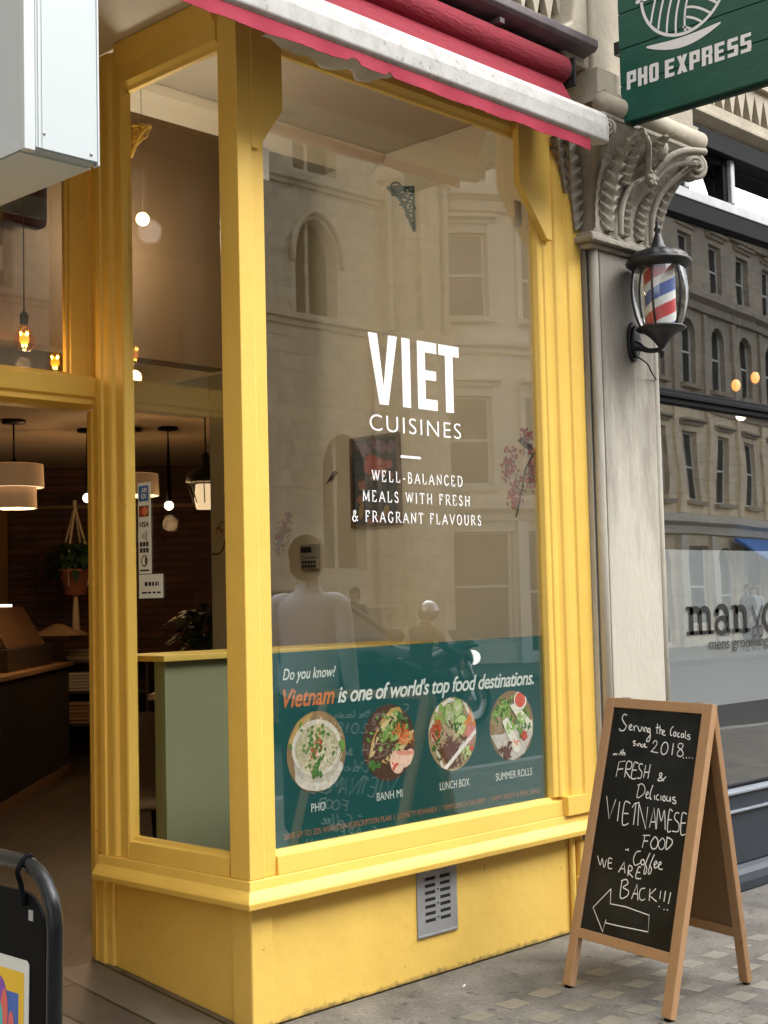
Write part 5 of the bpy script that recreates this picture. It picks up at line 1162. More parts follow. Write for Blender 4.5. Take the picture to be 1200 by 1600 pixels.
for k in range(16): pshape(b, yb_+.03+pr2.random()*.29, zb2-.05+pr2.uniform(-.03,.025), .03, .018, pr2.random())
b.build('mauve_cloud', M['pic_mauve'], pf)
b = MB(); pshape(b, yc, 2.19, .085, .045, .1); pshape(b, yc+.02, 2.225, .05, .03); b.build('red_shape', M['pic_red'], pf)
b = MB()
for y, z, s in ((yc-.06,2.16,.03),(yc-.10,2.20,.028),(yc-.05,2.21,.022),(yc+.09,2.10,.03),(yc+.11,2.03,.025),(yc-.02,1.93,.03),(yc+.04,1.91,.022),(yc-.12,2.14,.02)): pshape(b, y, z, s, s*.8, pr2.random(), 12, .3)
b.build('coral_shape', M['pic_pink'], pf)
b = MB(); pshape(b, yc, 2.08, .05, .08); pshape(b, yc-.01, 1.99, .065, .05); b.build('dark_shape', M['pic_black'], pf)
b = MB(); pshape(b, yc+.10, 1.97, .018, .045, .2); pshape(b, yc-.08, 1.96, .02, .03); pshape(b, yc, 2.135, .03, .012); b.build('ochre_shape', M['pic_yel'], pf)
# small wall control
th = thing('wall_controller', 'small grey wall controller with a dark display and keypad on the beige side wall', 'controller', (1.88,1.68,1.68))
b = MB(); b.box(1.872,XW,1.614,1.748,1.745,1.815); b.box(1.875,XW,1.614,1.748,1.683,1.742); b.build('case', M['thermo'], th, bevel=.003)
b = MB(); b.box(1.8705,1.8719,1.655,1.735,1.772,1.802); b.build('display', M['ink'], th)
b = MB()
for i in range(5):
    for j in range(2): b.box(1.8725,1.8748,1.628+.022*i,1.644+.022*i,1.692+.022*j,1.706+.022*j)
b.build('keypad', M['ink'], th)
# wall stickers: blossom branches and a bird
def blossom(name, lab, branches, clusters, seed, n=34):
    r = random.Random(seed); t = thing(name, lab, 'wall sticker', Vector((XW, clusters[0][0], clusters[0][1])), 'blossom wall stickers')
    b = MB()
    for br in branches: b.ribbon([(XW-.001, y, z) for y, z in br], .010, (-1,0,0))
    twigs = []
    for (y, z, s) in clusters:
        for k in range(5):
            a = r.uniform(0,6.28); p = [(XW-.0012, y+s*.5*i/4*math.cos(a)+r.uniform(-.006,.006), z+s*.9*i/4*math.sin(a)) for i in range(5)]; b.ribbon(p, .004, (-1,0,0))
    b.build('branch', M['twig'], t)
    b = MB(); x = XW-.0014
    for (y, z, s) in clusters:
        for k in range(n):
            a = r.uniform(0,6.28); d = 1.25*s*r.random()**.6; yy, zz = y+d*math.cos(a)*.6, z+d*math.sin(a); q = r.uniform(.005,.010); x -= .000006
            b.poly([(x, yy+q*math.cos(k2*1.2566+a)*(1 if k2 % 1 == 0 else .6), zz+q*math.sin(k2*1.2566+a)) for k2 in range(5)])
    b.build('blossom', M['pink'], t)
    return t
blossom('blossom_sticker', 'large pink blossom branch sticker with a perched bird', [[(.13,2.20),(.17,2.16),(.215,2.10),(.235,2.02),(.26,1.94),(.28,1.88)],[(.17,2.16),(.20,2.21),(.22,2.28)]],
        [(.21,2.23,.06),(.30,2.16,.06),(.33,2.11,.05),(.27,2.02,.07),(.30,1.98,.05),(.17,2.06,.06),(.15,2.13,.05)], 3)
blossom('blossom_sticker', 'small pink blossom sticker beside the grey wall controller', [[(1.95,1.78),(1.92,1.84),(1.89,1.90),(1.86,1.96)]], [(1.90,1.90,.07),(1.94,1.84,.06),(1.86,1.95,.05)], 8, 30)
blossom('blossom_sticker', 'bare dark blossom branch sticker seen through the narrow side window', [[(2.52,1.80),(2.48,1.795),(2.45,1.80),(2.42,1.82),(2.40,1.87)]], [(2.44,1.93,.06)], 12, 14)
def bird(lab, y, z, s, fl):
    t = thing('bird_sticker', lab, 'wall sticker', (XW,y,z), 'bird wall stickers'); b = MB(); x = XW-.0022
    out = [(-.5,.30),(-.30,.42),(-.12,.36),(.05,.15),(.30,-.05),(.62,-.42),(.55,-.46),(.25,-.28),(.0,-.25),(-.25,-.10),(-.38,.10),(-.62,.26)]
    b.poly([(x, y-fl*p*s, z+q*s) for p, q in out]); b.build('body', M['bird'], t)
    b = MB(); b.poly([(x-.0006, y-fl*p*s, z+q*s) for p, q in ((-.1,.25),(.1,.05),(.40,-.22),(.05,-.12),(-.18,.05))]); b.build('wing', M['twig'], t)
bird('small brown bird sticker flying alone beside the framed picture', 1.508, 2.166, .075, -1)
bird('brown bird sticker perched in the large pink blossom branch', .205, 2.215, .085, 1)
# fretwork brackets hanging under the high ceiling edge
def fret(lab, px, py, D_, w_, h_, mt):
    q = at(px, py, D=D_); t = thing('fretwork_bracket', lab, 'bracket', q); b = MB()
    a = Vector((math.cos(YAW), -math.sin(YAW), 0)); n = Vector((math.sin(YAW), math.cos(YAW), 0))*.008
    P = lambda u, v_: q+a*(u*w_)+Vector((0,0,v_*h_))
    rim = [P(0,0),P(1,0),P(1,-1)]
    b.tube([P(0,0),P(1,0),P(1,-1)], .007, 6); b.tube(arcpts([P(0,0),P(.42,-.22),P(.72,-.55),P(1,-1)], 20), .008, 6)
    rr_ = random.Random(int(px))
    for k in range(16):
        u = .25+.72*rr_.random(); v_ = -rr_.random()*max(.05, (u**1.5)*.8); c = P(u, v_); r0 = .012+.018*rr_.random(); s0 = rr_.random()*6
        b.tube([c+a*(r0*(1-i/16)*math.cos(s0+i*.6))+Vector((0,0,r0*(1-i/16)*math.sin(s0+i*.6))) for i in range(13)], .0045, 5)
    b.build('scrollwork', mt, t)
fret('dark green fretwork corner bracket hanging high inside the big window', 605, 293, 6.2, .115, .20, M['dk_green'])
fret('gold fretwork corner bracket high in the narrow side window', 236, 197, 5.9, -.085, .13, M['gold'])
# hanging lamps
def room_z(q): return 2.86
def drum(lab, px, py, D_, two=True, energy=4):
    q = at(px, py, D=D_); t = thing('pendant_lamp', lab, 'pendant lamp', q, 'linen drum pendant lamps')
    b = MB(); b.lathe([(.205,.16),(.21,.0)], q, 32); b.lathe([(.02,.163),(.205,.163)], q, 32); o = b.build('upper_shade', M['linen'], t)
    if two:
        b = MB(); b.lathe([(.155,-.002),(.158,-.15)], q, 32); b.build('lower_shade', M['linen'], t)
        b = MB(); b.lathe([(.153,-.150),(.0,-.149)], q, 24); b.lathe([(.207,-.001),(.160,-.001)], q, 32); b.build('diffuser', M['shade_glow'], t)
    else:
        b = MB(); b.lathe([(.206,-.001),(.0,-.0005)], q, 32); b.build('diffuser', M['shade_glow'], t)
    b = MB(); b.tube([q+Vector((0,0,.165)), (q.x,q.y,2.845)], .006, 6); b.lathe([(.0,.205),(.02,.20),(.025,.164)], q, 12); b.build('cord', M['black_plastic'], t)
    b = MB(); b.lathe([(.0,2.858),(.085,2.858),(.085,2.835),(.0,2.832)], (q.x,q.y,0), 20); b.build('ceiling_rose', M['dark_wood'], t)
    l = lamp(q+Vector((0,0,-.30)), energy); l.parent = t; l.location = (0,0,-.30)
drum('two tier linen drum pendant lamp hanging in the open doorway', 22, 790-28, 10.0)
drum('single linen drum pendant lamp behind the payment stickers', 205, 775, 10.6, False)
def globe(lab, px, py, D_, r, energy=2.5, grp='bare globe lamps'):
    q = at(px, py, D=D_); top = 2.858
    t = thing('globe_lamp', lab, 'lamp', q, grp); b = MB(); b.ball(q, r, 18); b.build('globe', M['bulb'], t)
    b = MB(); b.tube([q+Vector((0,0,r*.9)),q+Vector((0,0,r+.06)),(q.x,q.y,top-.02)], [.022,.02,.004], 8); b.lathe([(0,top),(.075,top),(.075,top-.02),(0,top-.022)], (q.x,q.y,0), 18); b.build('cord', M['black_plastic'], t)
    l = lamp(q+Vector((0,0,-r-.1)), energy); l.parent = t; l.location = (0,0,-r-.1)
globe('small bright globe lamp half hidden by the yellow door jamb', 137, 778, 10.6, .036)
globe('small bright globe lamp hanging in the middle of the side window', 264, 790, 10.6, .034)
hb = at(220, 343, Y=.95)
t = thing('ceiling_globe', 'small warm globe lamp hanging high in the narrow side window', 'lamp', hb)
b = MB(); b.ball(hb-Vector((0,.012,0)), .028, 16); b.build('globe', warm('warm_globe', (1,.72,.28), 2.2), t)
b = MB(); b.tube([hb+Vector((0,-.012,.026)),(hb.x,hb.y-.012,3.798)], .0014, 5); b.build('cord', M['shaded_brown'], t)
l = lamp(hb+Vector((.0,-.05,-.06)), 5, .05, (1,.93,.82)); l.parent = t; l.location = (0,-.05,-.06)
# lantern style pendant at the right of the side window
q = at(322, 775, D=9.6); t = thing('lantern_pendant', 'dark caged lantern pendant at the right of the side window', 'pendant lamp', q)
b = MB(); b.lathe([(.012,.30),(.03,.28),(.035,.20),(.12,.16),(.14,.10),(.135,.095),(.0,.10)], q, 16)
for k in range(8):
    a = k*math.pi/4; b.tube([q+Vector((.13*math.cos(a),.13*math.sin(a),.10)),q+Vector((.08*math.cos(a),.08*math.sin(a),-.05))], .004, 5)
b.tube([q+Vector((0,0,.3)),(q.x,q.y,2.845)], .006, 6); b.build('cage', M['black_iron'], t)
b = MB(); b.lathe([(.07,.08),(.08,-.02),(.065,-.09),(.0,-.09)], q, 16); b.build('shade', M['shade_glow'], t)
# wall sconce and rail on the brick
def onwall(px, py, off=.02):
    d = ray(px, py); n = e2; tt = ((p0-CAM).dot(n)-off)/d.dot(n); return CAM+d*tt
r0_, r1_ = onwall(50,793), onwall(345,788)
rl_ = MB(); rl_.tube([r0_, r1_], .02, 8); rl_.top('picture_rail', M['kraft'], 'thin wooden rail running along the dark brick wall', 'rail')
# hanging planter
q = at(118, 905, D=12.6); t = thing('hanging_planter', 'terracotta pot with a dark green plant in a cotton rope hanger', 'planter', q)
b = MB(); b.lathe([(.0,-.14),(.10,-.14),(.145,.06),(.155,.06),(.155,.09),(.13,.09),(.0,.08)], q, 20); b.build('pot', M['terracotta'], t)
b = MB(); tp = at(117, 792, D=12.6)
for k in range(4):
    a = k*math.pi/2+.5; b.tube([tp, q+Vector((.15*math.cos(a),.15*math.sin(a),.15)), q+Vector((.12*math.cos(a),.12*math.sin(a),-.05)), q+Vector((0,0,-.17))], .011, 6)
b.tube([tp+Vector((0,0,.0)),tp+Vector((.0,.0,.06))], .02, 7); b.tube([q+Vector((0,0,-.16)), q+Vector((0,0,-.30)), q+Vector((0,0,-.55))], [.02,.03,.045], 8); b.build('rope_hanger', M['rope'], t)
def foliage(mb, c, n, rx, rz, ln, seed, droop=.4):
    r = random.Random(seed)
    for i in range(n):
        a = r.uniform(0,6.28); el = r.uniform(-.2,1.1); d = Vector((math.cos(a)*math.cos(el), math.sin(a)*math.cos(el), math.sin(el)))
        s = Vector(c)+Vector((d.x*rx*r.random(), d.y*rx*r.random(), rz*(r.random()-.3))); L_ = ln*r.uniform(.6,1.2); sd_ = d.cross(Vector((0,0,1))).normalized()*L_*.16
        m_ = s+d*L_*.55; e_ = s+d*L_-Vector((0,0,L_*droop))
        mb.add([s, m_+sd_, e_, m_-sd_], [(0,1,2,3)])
b = MB(); foliage(b, q+Vector((0,0,.12)), 170, .18, .16, .24, 2); b.build('plant', M['leaf'], t)
# serving counter, diagonal to the street, with ribbed front
cE = Vector((3.60,6.62,0)); dC = Vector((-.696,-.718,0)); nC = Vector((.718,-.696,0))
sc = thing('serving_counter', 'dark ribbed serving counter with a wooden top deep inside the doorway', 'counter', cE+Vector((0,0,.112)))
b = MB()
lenC = 3.6
b.obox(cE+Vector((0,0,.113)), dC*lenC, -nC*.6, (0,0,.90))
for k in range(90): b.obox(cE+dC*(.01+k*.04)+Vector((0,0,.19)), dC*.024, nC*.018, (0,0,.80))
b.build('ribbed_front', M['dark_wood'], sc)
b = MB(); b.obox(cE-dC*.05+nC*.05+Vector((0,0,1.0135)), dC*(lenC+.1), -nC*.7, (0,0,.035)); b.build('counter_top', M['mid_wood'], sc, bevel=.004)
b = MB(); b.obox(cE+nC*.02+Vector((0,0,.113)), dC*lenC, -nC*.015, (0,0,.07)); b.build('kick_board', M['mid_wood'], sc)
# display case on the counter
zt = 1.0495
q = cE+dC*.35-nC*.05+Vector((0,0,zt))
dc = thing('display_case', 'dark slope fronted glass display case standing on the serving counter', 'display case', q)
b = MB(); b.obox(q-nC*.0, dC*1.6, -nC*.45, (0,0,.17)); b.build('lower_body', M['dark_wood'], dc, bevel=.01)
b = MB(); b.prism([q+dC*.2-nC*.02+Vector((0,0,.1705)), q+dC*.2-nC*.44+Vector((0,0,.1705)), q+dC*.2-nC*.44+Vector((0,0,.48)), q+dC*.2-nC*.2+Vector((0,0,.48))], dC*1.3); b.build('sloped_hood', mat('case_brown', (.10,.055,.03), .25, .2, 8), dc, bevel=.006)
b = MB(); b.obox(q+dC*.5-nC*.22+Vector((0,0,.4805)), dC*.8, -nC*.15, (0,0,.02)); b.build('lit_edge', warm('case_light', (1,.9,.75), .8), dc)
q = at(92, 993, D=12.5)
b = MB(); b.grid(lambda a, c: q+e1*((a-.5)*.5)+Vector((0,0,.085*math.sin(math.pi*a)**.6*math.sin(math.pi*c)*(1+.25*math.sin(a*9+c*7))))+e2*((c-.5)*.3), 24, 12)
b.top('bread_bag', M['kraft'], 'crumpled brown paper bag lying behind the display case', 'bag')
# shelf of paper bags beyond the counter end
q0 = at(122, 1172, D=12.9)
sh = thing('shelf_unit', 'dark low shelf unit beyond the end of the serving counter', 'shelf', (q0.x,q0.y,.112))
hz = q0.z+.0
b = MB()
for z in (.113, .42, .72, 1.00): b.obox(Vector((q0.x,q0.y,z))-e1*.12, e1*.75, e2*.4, (0,0,.025))
for u in (-.145, .63): b.obox(Vector((q0.x,q0.y,.113))+e1*u, e1*.0245, e2*.4, (0,0,.92))
b.build('carcass', M['dark_wood'], sh)
for i, (z, h, mt_, lab) in enumerate(((.446,.20,'kraft','flat brown paper bag stack on the lower shelf by the counter'),(.746,.17,'paper','white folded paper bag stack on the upper shelf by the counter'),(1.026,.10,'rope','pale wicker basket on top of the low shelf'))):
    b = MB(); n_ = 6
    for k in range(n_): b.obox(Vector((q0.x,q0.y,z+h*k/n_))-e1*(.09+.012*(k % 3))-e2*(.02*(k % 2)), e1*(.34+.02*(k % 2)), e2*.3, (0,0,h/n_*.86))
    b.top('paper_bag_stack' if i < 2 else 'basket', M[mt_], lab, 'bags' if i < 2 else 'basket', bevel=.006)
# table and chair behind the side window
q = at(246, 1085, D=7.2)
tt_ = thing('cafe_table', 'small wooden cafe table just inside the narrow side window', 'table', (q.x,q.y,.112))
b = MB(); b.obox(Vector((q.x,q.y,q.z-.03))-e1*.05, e1*.6, e2*.6, (0,0,.03)); b.build('table_top', M['mid_wood'], tt_, bevel=.004)
for u in (.0,.48):
    for v_ in (.04,.5):
        b = MB(); b.obox(Vector((q.x,q.y,.113))+e1*u+e2*v_, e1*.045, e2*.045, (0,0,q.z-.031-.113)); b.build('leg', M['mid_wood'], tt_)
q = at(222, 1140, D=7.6)
chr_ = thing('rattan_chair', 'round backed brown chair tucked in beside the cafe table', 'chair', (q.x,q.y,.112))
b = MB(); b.lathe([(.0,.47),(.2,.47),(.215,.45),(.2,.43),(0,.43)], (q.x,q.y,0), 20); b.build('seat', M['kraft'], chr_)
b = MB(); b.grid(lambda a, c: Vector((q.x,q.y,0))+e1*(.22*math.sin((a-.5)*2.6))+e2*(-.22*math.cos((a-.5)*2.6))*-1+Vector((0,0,.5+.42*c-.16*c*abs(a-.5)**2*4)), 16, 6); b.build('backrest', M['frame_wood'], chr_)
for k in range(4):
    a = k*math.pi/2+.6; b = MB(); b.tube([(q.x+.16*math.cos(a),q.y+.16*math.sin(a),.43),(q.x+.21*math.cos(a),q.y+.21*math.sin(a),.113)], .014, 7); b.build('leg', M['dark_wood'], chr_)
q = at(319, 985, D=8.6)
hp = thing('potted_plant', 'dark leafy potted plant beyond the green counter in the side window', 'plant', (q.x,q.y,.112))
b = MB(); b.lathe([(0,.113),(.14,.113),(.18,.46),(.0,.45)], (q.x,q.y,0), 18); b.build('pot', M['dark_wood'], hp)
b = MB(); b.tube([(q.x,q.y,.45),(q.x+.02,q.y,1.0)], .015, 7); b.build('stem', M['twig'], hp)
b = MB(); foliage(b, (q.x,q.y,q.z-.05), 150, .12, .2, .17, 5); b.build('foliage', M['leaf'], hp)
# screen and filament bulbs behind the transom
q = at(70, 360, Y=1.12)
tv = thing('wall_screen', 'black screen with rounded corners hung behind the window over the door', 'screen', (q.x-.3,1.12,q.z))
b = MB(); rc_ = .03; pts = [(q.x-.75,q.z),(q.x-rc_,q.z)]+[(q.x-rc_+rc_*math.sin(R(a)), q.z+rc_-rc_*math.cos(R(a))) for a in (22,45,68)]+[(q.x,q.z+rc_),(q.x,q.z+.48),(q.x-.75,q.z+.48)]
b.prism([(x,1.10,z) for x, z in pts], (0,.05,0)); b.build('case', M['black_plastic'], tv, bevel=.004)
b = MB(); b.box(q.x-.7,q.x-.032,1.0985,1.0995,q.z+.036,q.z+.45); b.build('display', mat('dark_display', (.006,.010,.022), .2, .02), tv)
b = MB(); b.tube([(q.x-.2,1.15,q.z+.3),(q.x-.2,1.199,q.z+.3)], .03, 8); b.build('mount', M['black_plastic'], tv)
for px, py, D_, lab in ((38,530,5.6,'large glowing filament bulb behind the glass over the door'),(86,566,6.2,'smaller glowing filament bulb low behind the glass over the door')):
    q = at(px, py, D=D_); t = thing('filament_bulb', lab, 'bulb', q, 'filament bulbs behind the transom window')
    b = MB(); b.lathe([(0,-.052),(.022,-.046),(.038,-.028),(.042,-.005),(.036,.022),(.020,.045),(.014,.062)], q, 20); b.build('envelope', glass('amber_bulb_glass_'+str(px), .05, (1,.72,.32)), t)
    b = MB()
    for k in range(4):
        a = k*math.pi/2; b.tube([q+Vector((.008*math.cos(a),.008*math.sin(a),-.03)),q+Vector((.018*math.cos(a),.018*math.sin(a),.028))], .0022, 5)
    b.build('filament', M['bulb_hot'], t)
    b = MB(); b.ball(q, .020, 10, sz=1.3); b.build('glow', M['filament'], t)
    b = MB(); b.lathe([(.016,.06),(.018,.10),(.006,.11),(.004,.12)], q, 10); b.tube([q+Vector((0,0,.11)),(q.x,q.y,3.3 if q.y < 1.19 else 2.858)], .003, 5); b.build('lamp_holder', M['black_plastic'], t)
    l = lamp(q+Vector((0,0,-.1)), .5, .03); l.parent = t; l.location = (0,0,-.1)
# ------------------------------------------------------------------ the far side of the street (seen in the reflections)
def facade(parent, mapper, length, height, openings, wall_mat, seg=1.0, depth=.22, sash=True, pane=None, zbase=0):
    """wall sheet with real openings; openings: (s0, s1, z0, z1, arch) arch: 0 none, 1 round, 2 pointed"""
    ss = sorted(set([0, length]+[round(i*seg, 4) for i in range(1, int(length/seg)+1) if i*seg < length]+[o[0] for o in openings]+[o[1] for o in openings]))
    zs = sorted(set([zbase, height]+[o[2] for o in openings]+[o[3] for o in openings]))
    w_ = MB()
    for i in range(len(ss)-1):
        for j in range(len(zs)-1):
            sc_, zc = (ss[i]+ss[i+1])/2, (zs[j]+zs[j+1])/2
            if any(o[0] < sc_ < o[1] and o[2] < zc < o[3] for o in openings): continue
            w_.poly([mapper(ss[i],zs[j],0), mapper(ss[i+1],zs[j],0), mapper(ss[i+1],zs[j+1],0), mapper(ss[i],zs[j+1],0)])
    for (a, b, c, d, ar) in openings:
        if ar:
            wd = b-a; rise = wd/2 if ar == 1 else wd*.85; spr = d-rise; n = 10
            crv = [(a+wd/2-wd/2*math.cos(math.pi*i/(2*n)), spr+(rise*math.sin(math.pi*i/(2*n)) if ar == 1 else rise*math.sin(math.pi*i/(2*n))**.85*(1 if i else 0))) for i in range(n+1)]
            for i in range(n):
                (s0, z0), (s1, z1) = crv[i], crv[i+1]
                for m_ in (lambda s: s, lambda s: a+b-s):
                    w_.poly([mapper(m_(s0),z0,0), mapper(m_(s0),d,0), mapper(m_(s1),d,0), mapper(m_(s1),z1,0)])
                    w_.poly([mapper(m_(s0),z0,0), mapper(m_(s1),z1,0), mapper(m_(s1),z1,-depth), mapper(m_(s0),z0,-depth)])
            zr = spr
        else: zr = d; w_.poly([mapper(a,d,0), mapper(b,d,0), mapper(b,d,-depth), mapper(a,d,-depth)])
        w_.poly([mapper(a,c,0), mapper(a,zr,0), mapper(a,zr,-depth), mapper(a,c,-depth)]); w_.poly([mapper(b,c,0), mapper(b,zr,0), mapper(b,zr,-depth), mapper(b,c,-depth)])
        w_.poly([mapper(a,c,0), mapper(b,c,0), mapper(b,c,-depth), mapper(a,c,-depth)])
    w_.build('wall', wall_mat, parent)
    for (a, b, c, d, ar) in openings:
        f = MB()
        def bx3(s0, s1, z0, z1, d0, d1): f.add([mapper(s,z,dd) for s, z, dd in ((s0,z0,d0),(s1,z0,d0),(s1,z1,d0),(s0,z1,d0),(s0,z0,d1),(s1,z0,d1),(s1,z1,d1),(s0,z1,d1))], [(0,1,2,3),(4,7,6,5),(0,4,5,1),(1,5,6,2),(2,6,7,3),(3,7,4,0)])
        if sash:
            t = .06; bx3(a,a+t,c,d,-depth+.06,-depth); bx3(b-t,b,c,d,-depth+.06,-depth); bx3(a+t,b-t,c,c+t,-depth+.055,-depth); bx3(a+t,b-t,d-t,d,-depth+.055,-depth); bx3(a+t,b-t,(c+d)/2-.03,(c+d)/2+.03,-depth+.058,-depth)
        else:
            mm = (a+b)/2; bx3(mm-.05,mm+.05,c,d,-depth+.06,-depth); bx3(a,b,c,c+.06,-depth+.06,-depth)
        win = f.build('window', M['white_paint'] if sash else wall_mat, parent)
        g = MB(); g.poly([mapper(a,c,-depth+.02), mapper(b,c,-depth+.02), mapper(b,d,-depth+.02), mapper(a,d,-depth+.02)]); g.build('pane', pane or M['dark_glass'], win)
def band(parent, name, mapper, s0, s1, prof, mt, seg=.5):
    """moulding swept along the facade; prof: (z, d)"""
    n = max(1, int((s1-s0)/seg)); b = MB(); k = len(prof)
    vs = [mapper(s0+(s1-s0)*i/n, z, d) for i in range(n+1) for z, d in prof]
    b.add(vs, [(i*k+j, (i+1)*k+j, (i+1)*k+(j+1) % k, i*k+(j+1) % k) for i in range(n) for j in range(k)]); b.f.append(list(range(k))); b.mi.append(0); b.sm.append(False); b.f.append(list(range(n*k+k-1, n*k-1, -1))); b.mi.append(0); b.sm.append(False)
    return b.build(name, mt, parent)
def corn(z, h, d): return [(z,-.1),(z,d*.35),(z+h*.4,d*.5),(z+h*.6,d),(z+h,d*1.05),(z+h,-.1)]
YS = -18.0
def mirrored(px, py, D_):
    p_ = at(px, py, Y=.045); d = ray(px, py); d.y = -d.y; return p_+d*((-D_-.045)/d.y)
# gothic church
ch = thing('gothic_church', 'buff stone gothic church with pointed windows across the street', 'church', (16,YS,0))
mc = lambda s, z, d: Vector((8+s, YS+d, z))
ops = [(8.95,10.15,7.75,9.85,2),(8.9,10.2,10.9,12.2,0),(5.5,6.7,7.75,9.85,2),(2.0,3.2,7.75,9.85,2),(9.6,10.9,2.2,5.2,2)]
facade(ch, mc, 13.2, 16, ops, M['church'], 2.0, .35, sash=False, pane=M['leaded'])
band(ch, 'string_course', mc, 0, 11.6, corn(7.45,.22,.16), M['church']); band(ch, 'string_course', mc, 0, 11.6, corn(10.5,.2,.14), M['church']); band(ch, 'string_course', mc, 0, 11.6, corn(1.2,.25,.2), M['church'])
def hood(s0, s1, zs_, rise):
    b = MB(); pts = []
    for i in range(13):
        t = math.pi*i/24; pts.append((s0+(s1-s0)/2*(1-math.cos(t)), zs_+rise*math.sin(t)**.85))
    pts += [(s0+s1-a, c) for a, c in pts[-2::-1]]
    b.tube([mc(a, c, .06) for a, c in pts], .07, 7); b.build('hood_mould', M['church'], ch)
for s in (8.95,5.5,2.0): hood(s-.12, s+1.32, 7.85+1.0, 1.15)
b = MB()
for s, r in ((11.6,.95),):
    b.lathe([(r,0),(r,7.2),(r+.12,7.3),(r+.12,7.55),(r,7.6),(r,11.0),(r+.15,11.1),(r+.15,11.4),(r*.9,11.5),(r*.9,15),(0,16)], mc(s+.9,0,-.1), 8)
b.sm = [False]*len(b.sm); b.build('stair_turret', M['church'], ch)
for k in range(8):
    a = k*math.pi/4+R(22.5); c = mc(12.5,0,-.1); b = MB(); b.tube([(c.x+.98*math.cos(a), c.y+.98*math.sin(a), z) for z in (7.62, 11.0)], .08, 6); b.build('turret_shaft', M['church'], ch)
b = MB(); b.tube([mc(11.2,.3,.12), mc(11.2,7.3,.12)], .07, 8); b.build('drainpipe', M['church'], ch)
b = MB(); b.box(8,21.2,YS-9,YS-8.9,0,16); b.box(8,8.3,YS-9,YS-.01,0,16); b.prism([(8,YS-.1,16),(8,YS-9,16),(8,YS-4.5,20)], (13.2,0,0)); b.build('roof', M['slate'], ch)
# curved corner building
cu = thing('corner_building', 'cream stone corner building with a rounded bay of sash windows across the street', 'building', (23.6,YS,0))
RB = 3.0; CB = Vector((23.75, YS-1.7, 0))
mu = lambda s, z, d: CB+Vector((-(RB+d)*math.cos(s/RB+.35), (RB+d)*math.sin(s/RB+.35), z))
LU = RB*(math.pi-.7)
ops = []
for zc in ((4.2,6.3),(8.2,10.2),(11.4,13.2)):
    for sc_ in (1.55, 3.6, 5.7): ops.append((sc_-.55, sc_+.55, zc[0], zc[1], 0))
ops += [(.5,2.6,.5,3.1,0),(3.0,4.6,.2,3.1,0),(5.0,6.9,.5,3.1,0)]
facade(cu, mu, LU, 16, ops, M['portland'], .35, .2)
for z, h, d in ((3.35,.45,.35),(7.3,.3,.22),(10.7,.55,.45),(13.9,.5,.5)): band(cu, 'cornice', mu, 0, LU, corn(z,h,d), M['portland'], .3)
for (a, b_, c, d, ar) in ops[:9]:
    band(cu, 'window_sill', mu, a-.15, b_+.15, [(c-.14,-.02),(c-.14,.16),(c-.02,.18),(c-.02,-.02)], M['portland']); band(cu, 'window_hood', mu, a-.2, b_+.2, corn(d+.22,.2,.24), M['portland'])
    for s0, s1 in ((a-.17,a-.02),(b_+.02,b_+.17)): band(cu, 'architrave', mu, s0, s1, [(c,-.02),(c,.07),(d+.21,.07),(d+.21,-.02)], M['portland'], 1)
for s in (.2, 2.8, 4.8, 6.95): band(cu, 'shop_pilaster', mu, s-.14, s+.14, [(0,-.02),(0,.14),(3.34,.14),(3.34,-.02)], M['white_paint'], 1)
b = MB(); b.lathe([(RB+.01,16),(RB*.8,18),(0,19)], CB, 24); b.box(21.25,27,YS-9,YS-2.6,0,16); b.build('roof', M['slate'], cu)
# terrace, angled away
te = thing('stone_terrace', 'grey brown stone terrace with sash windows and a slate mansard, reflected in the barber window', 'building', (33,YS,0))
TA = R(-8); TO = Vector((26.9, YS+.6, 0)); tu = Vector((math.cos(TA), math.sin(TA), 0)); tv_ = Vector((-math.sin(TA), math.cos(TA), 0))
mt_ = lambda s, z, d: TO+tu*s+tv_*d+Vector((0,0,z))
ops = []
for k in range(9):
    c = 1.6+2.25*k
    ops += [(c-.5,c+.5,4.25,6.35,0),(c-.5,c+.5,7.75,9.75,1),(c-.48,c+.48,10.75,12.35,0)]
    if k % 2: ops.append((c-.65,c+.65,.1,2.9,1))
    else: ops.append((c-.9,c+.9,.6,2.9,0))
facade(te, mt_, 21, 7.0, [o for o in ops if o[3] < 7], M['terrace_brightened'], 3, .22); facade(te, mt_, 21, 13.2, [o for o in ops if o[3] > 7], M['terrace'], 3, .22, zbase=7.0)
for z, h, d in ((7.0,.25,.2),(10.05,.5,.42),(12.75,.45,.5)): band(te, 'cornice', mt_, 0, 21, corn(z,h,d), M['terrace'], 3)
band(te, 'cornice', mt_, 0, 21, corn(3.25,.55,.35), M['portland'], 3)
for (a, b_, c, d, ar) in ops:
    if c < 4: continue
    band(te, 'window_sill', mt_, a-.15, b_+.15, [(c-.14,-.02),(c-.14,.17),(c-.02,.19),(c-.02,-.02)], M['terrace'], 2)
    if not ar: band(te, 'window_hood', mt_, a-.2, b_+.2, corn(d+.16,.16,.2), M['terrace'], 2)
for k in range(10): band(te, 'pier_strip', mt_, .35+2.25*k, .63+2.25*k, [(7.3,-.02),(7.3,.1),(10.0,.1),(10.0,-.02)], M['terrace'], 2); band(te, 'pier_strip', mt_, .35+2.25*k, .63+2.25*k, [(3.85,-.02),(3.85,.1),(6.95,.1),(6.95,-.02)], M['terrace_brightened'], 2)
for k in range(10): band(te, 'shop_pilaster', mt_, .3+2.25*k, .68+2.25*k, [(0,-.02),(0,.16),(3.2,.16),(3.2,-.02)], M['portland'], 2)
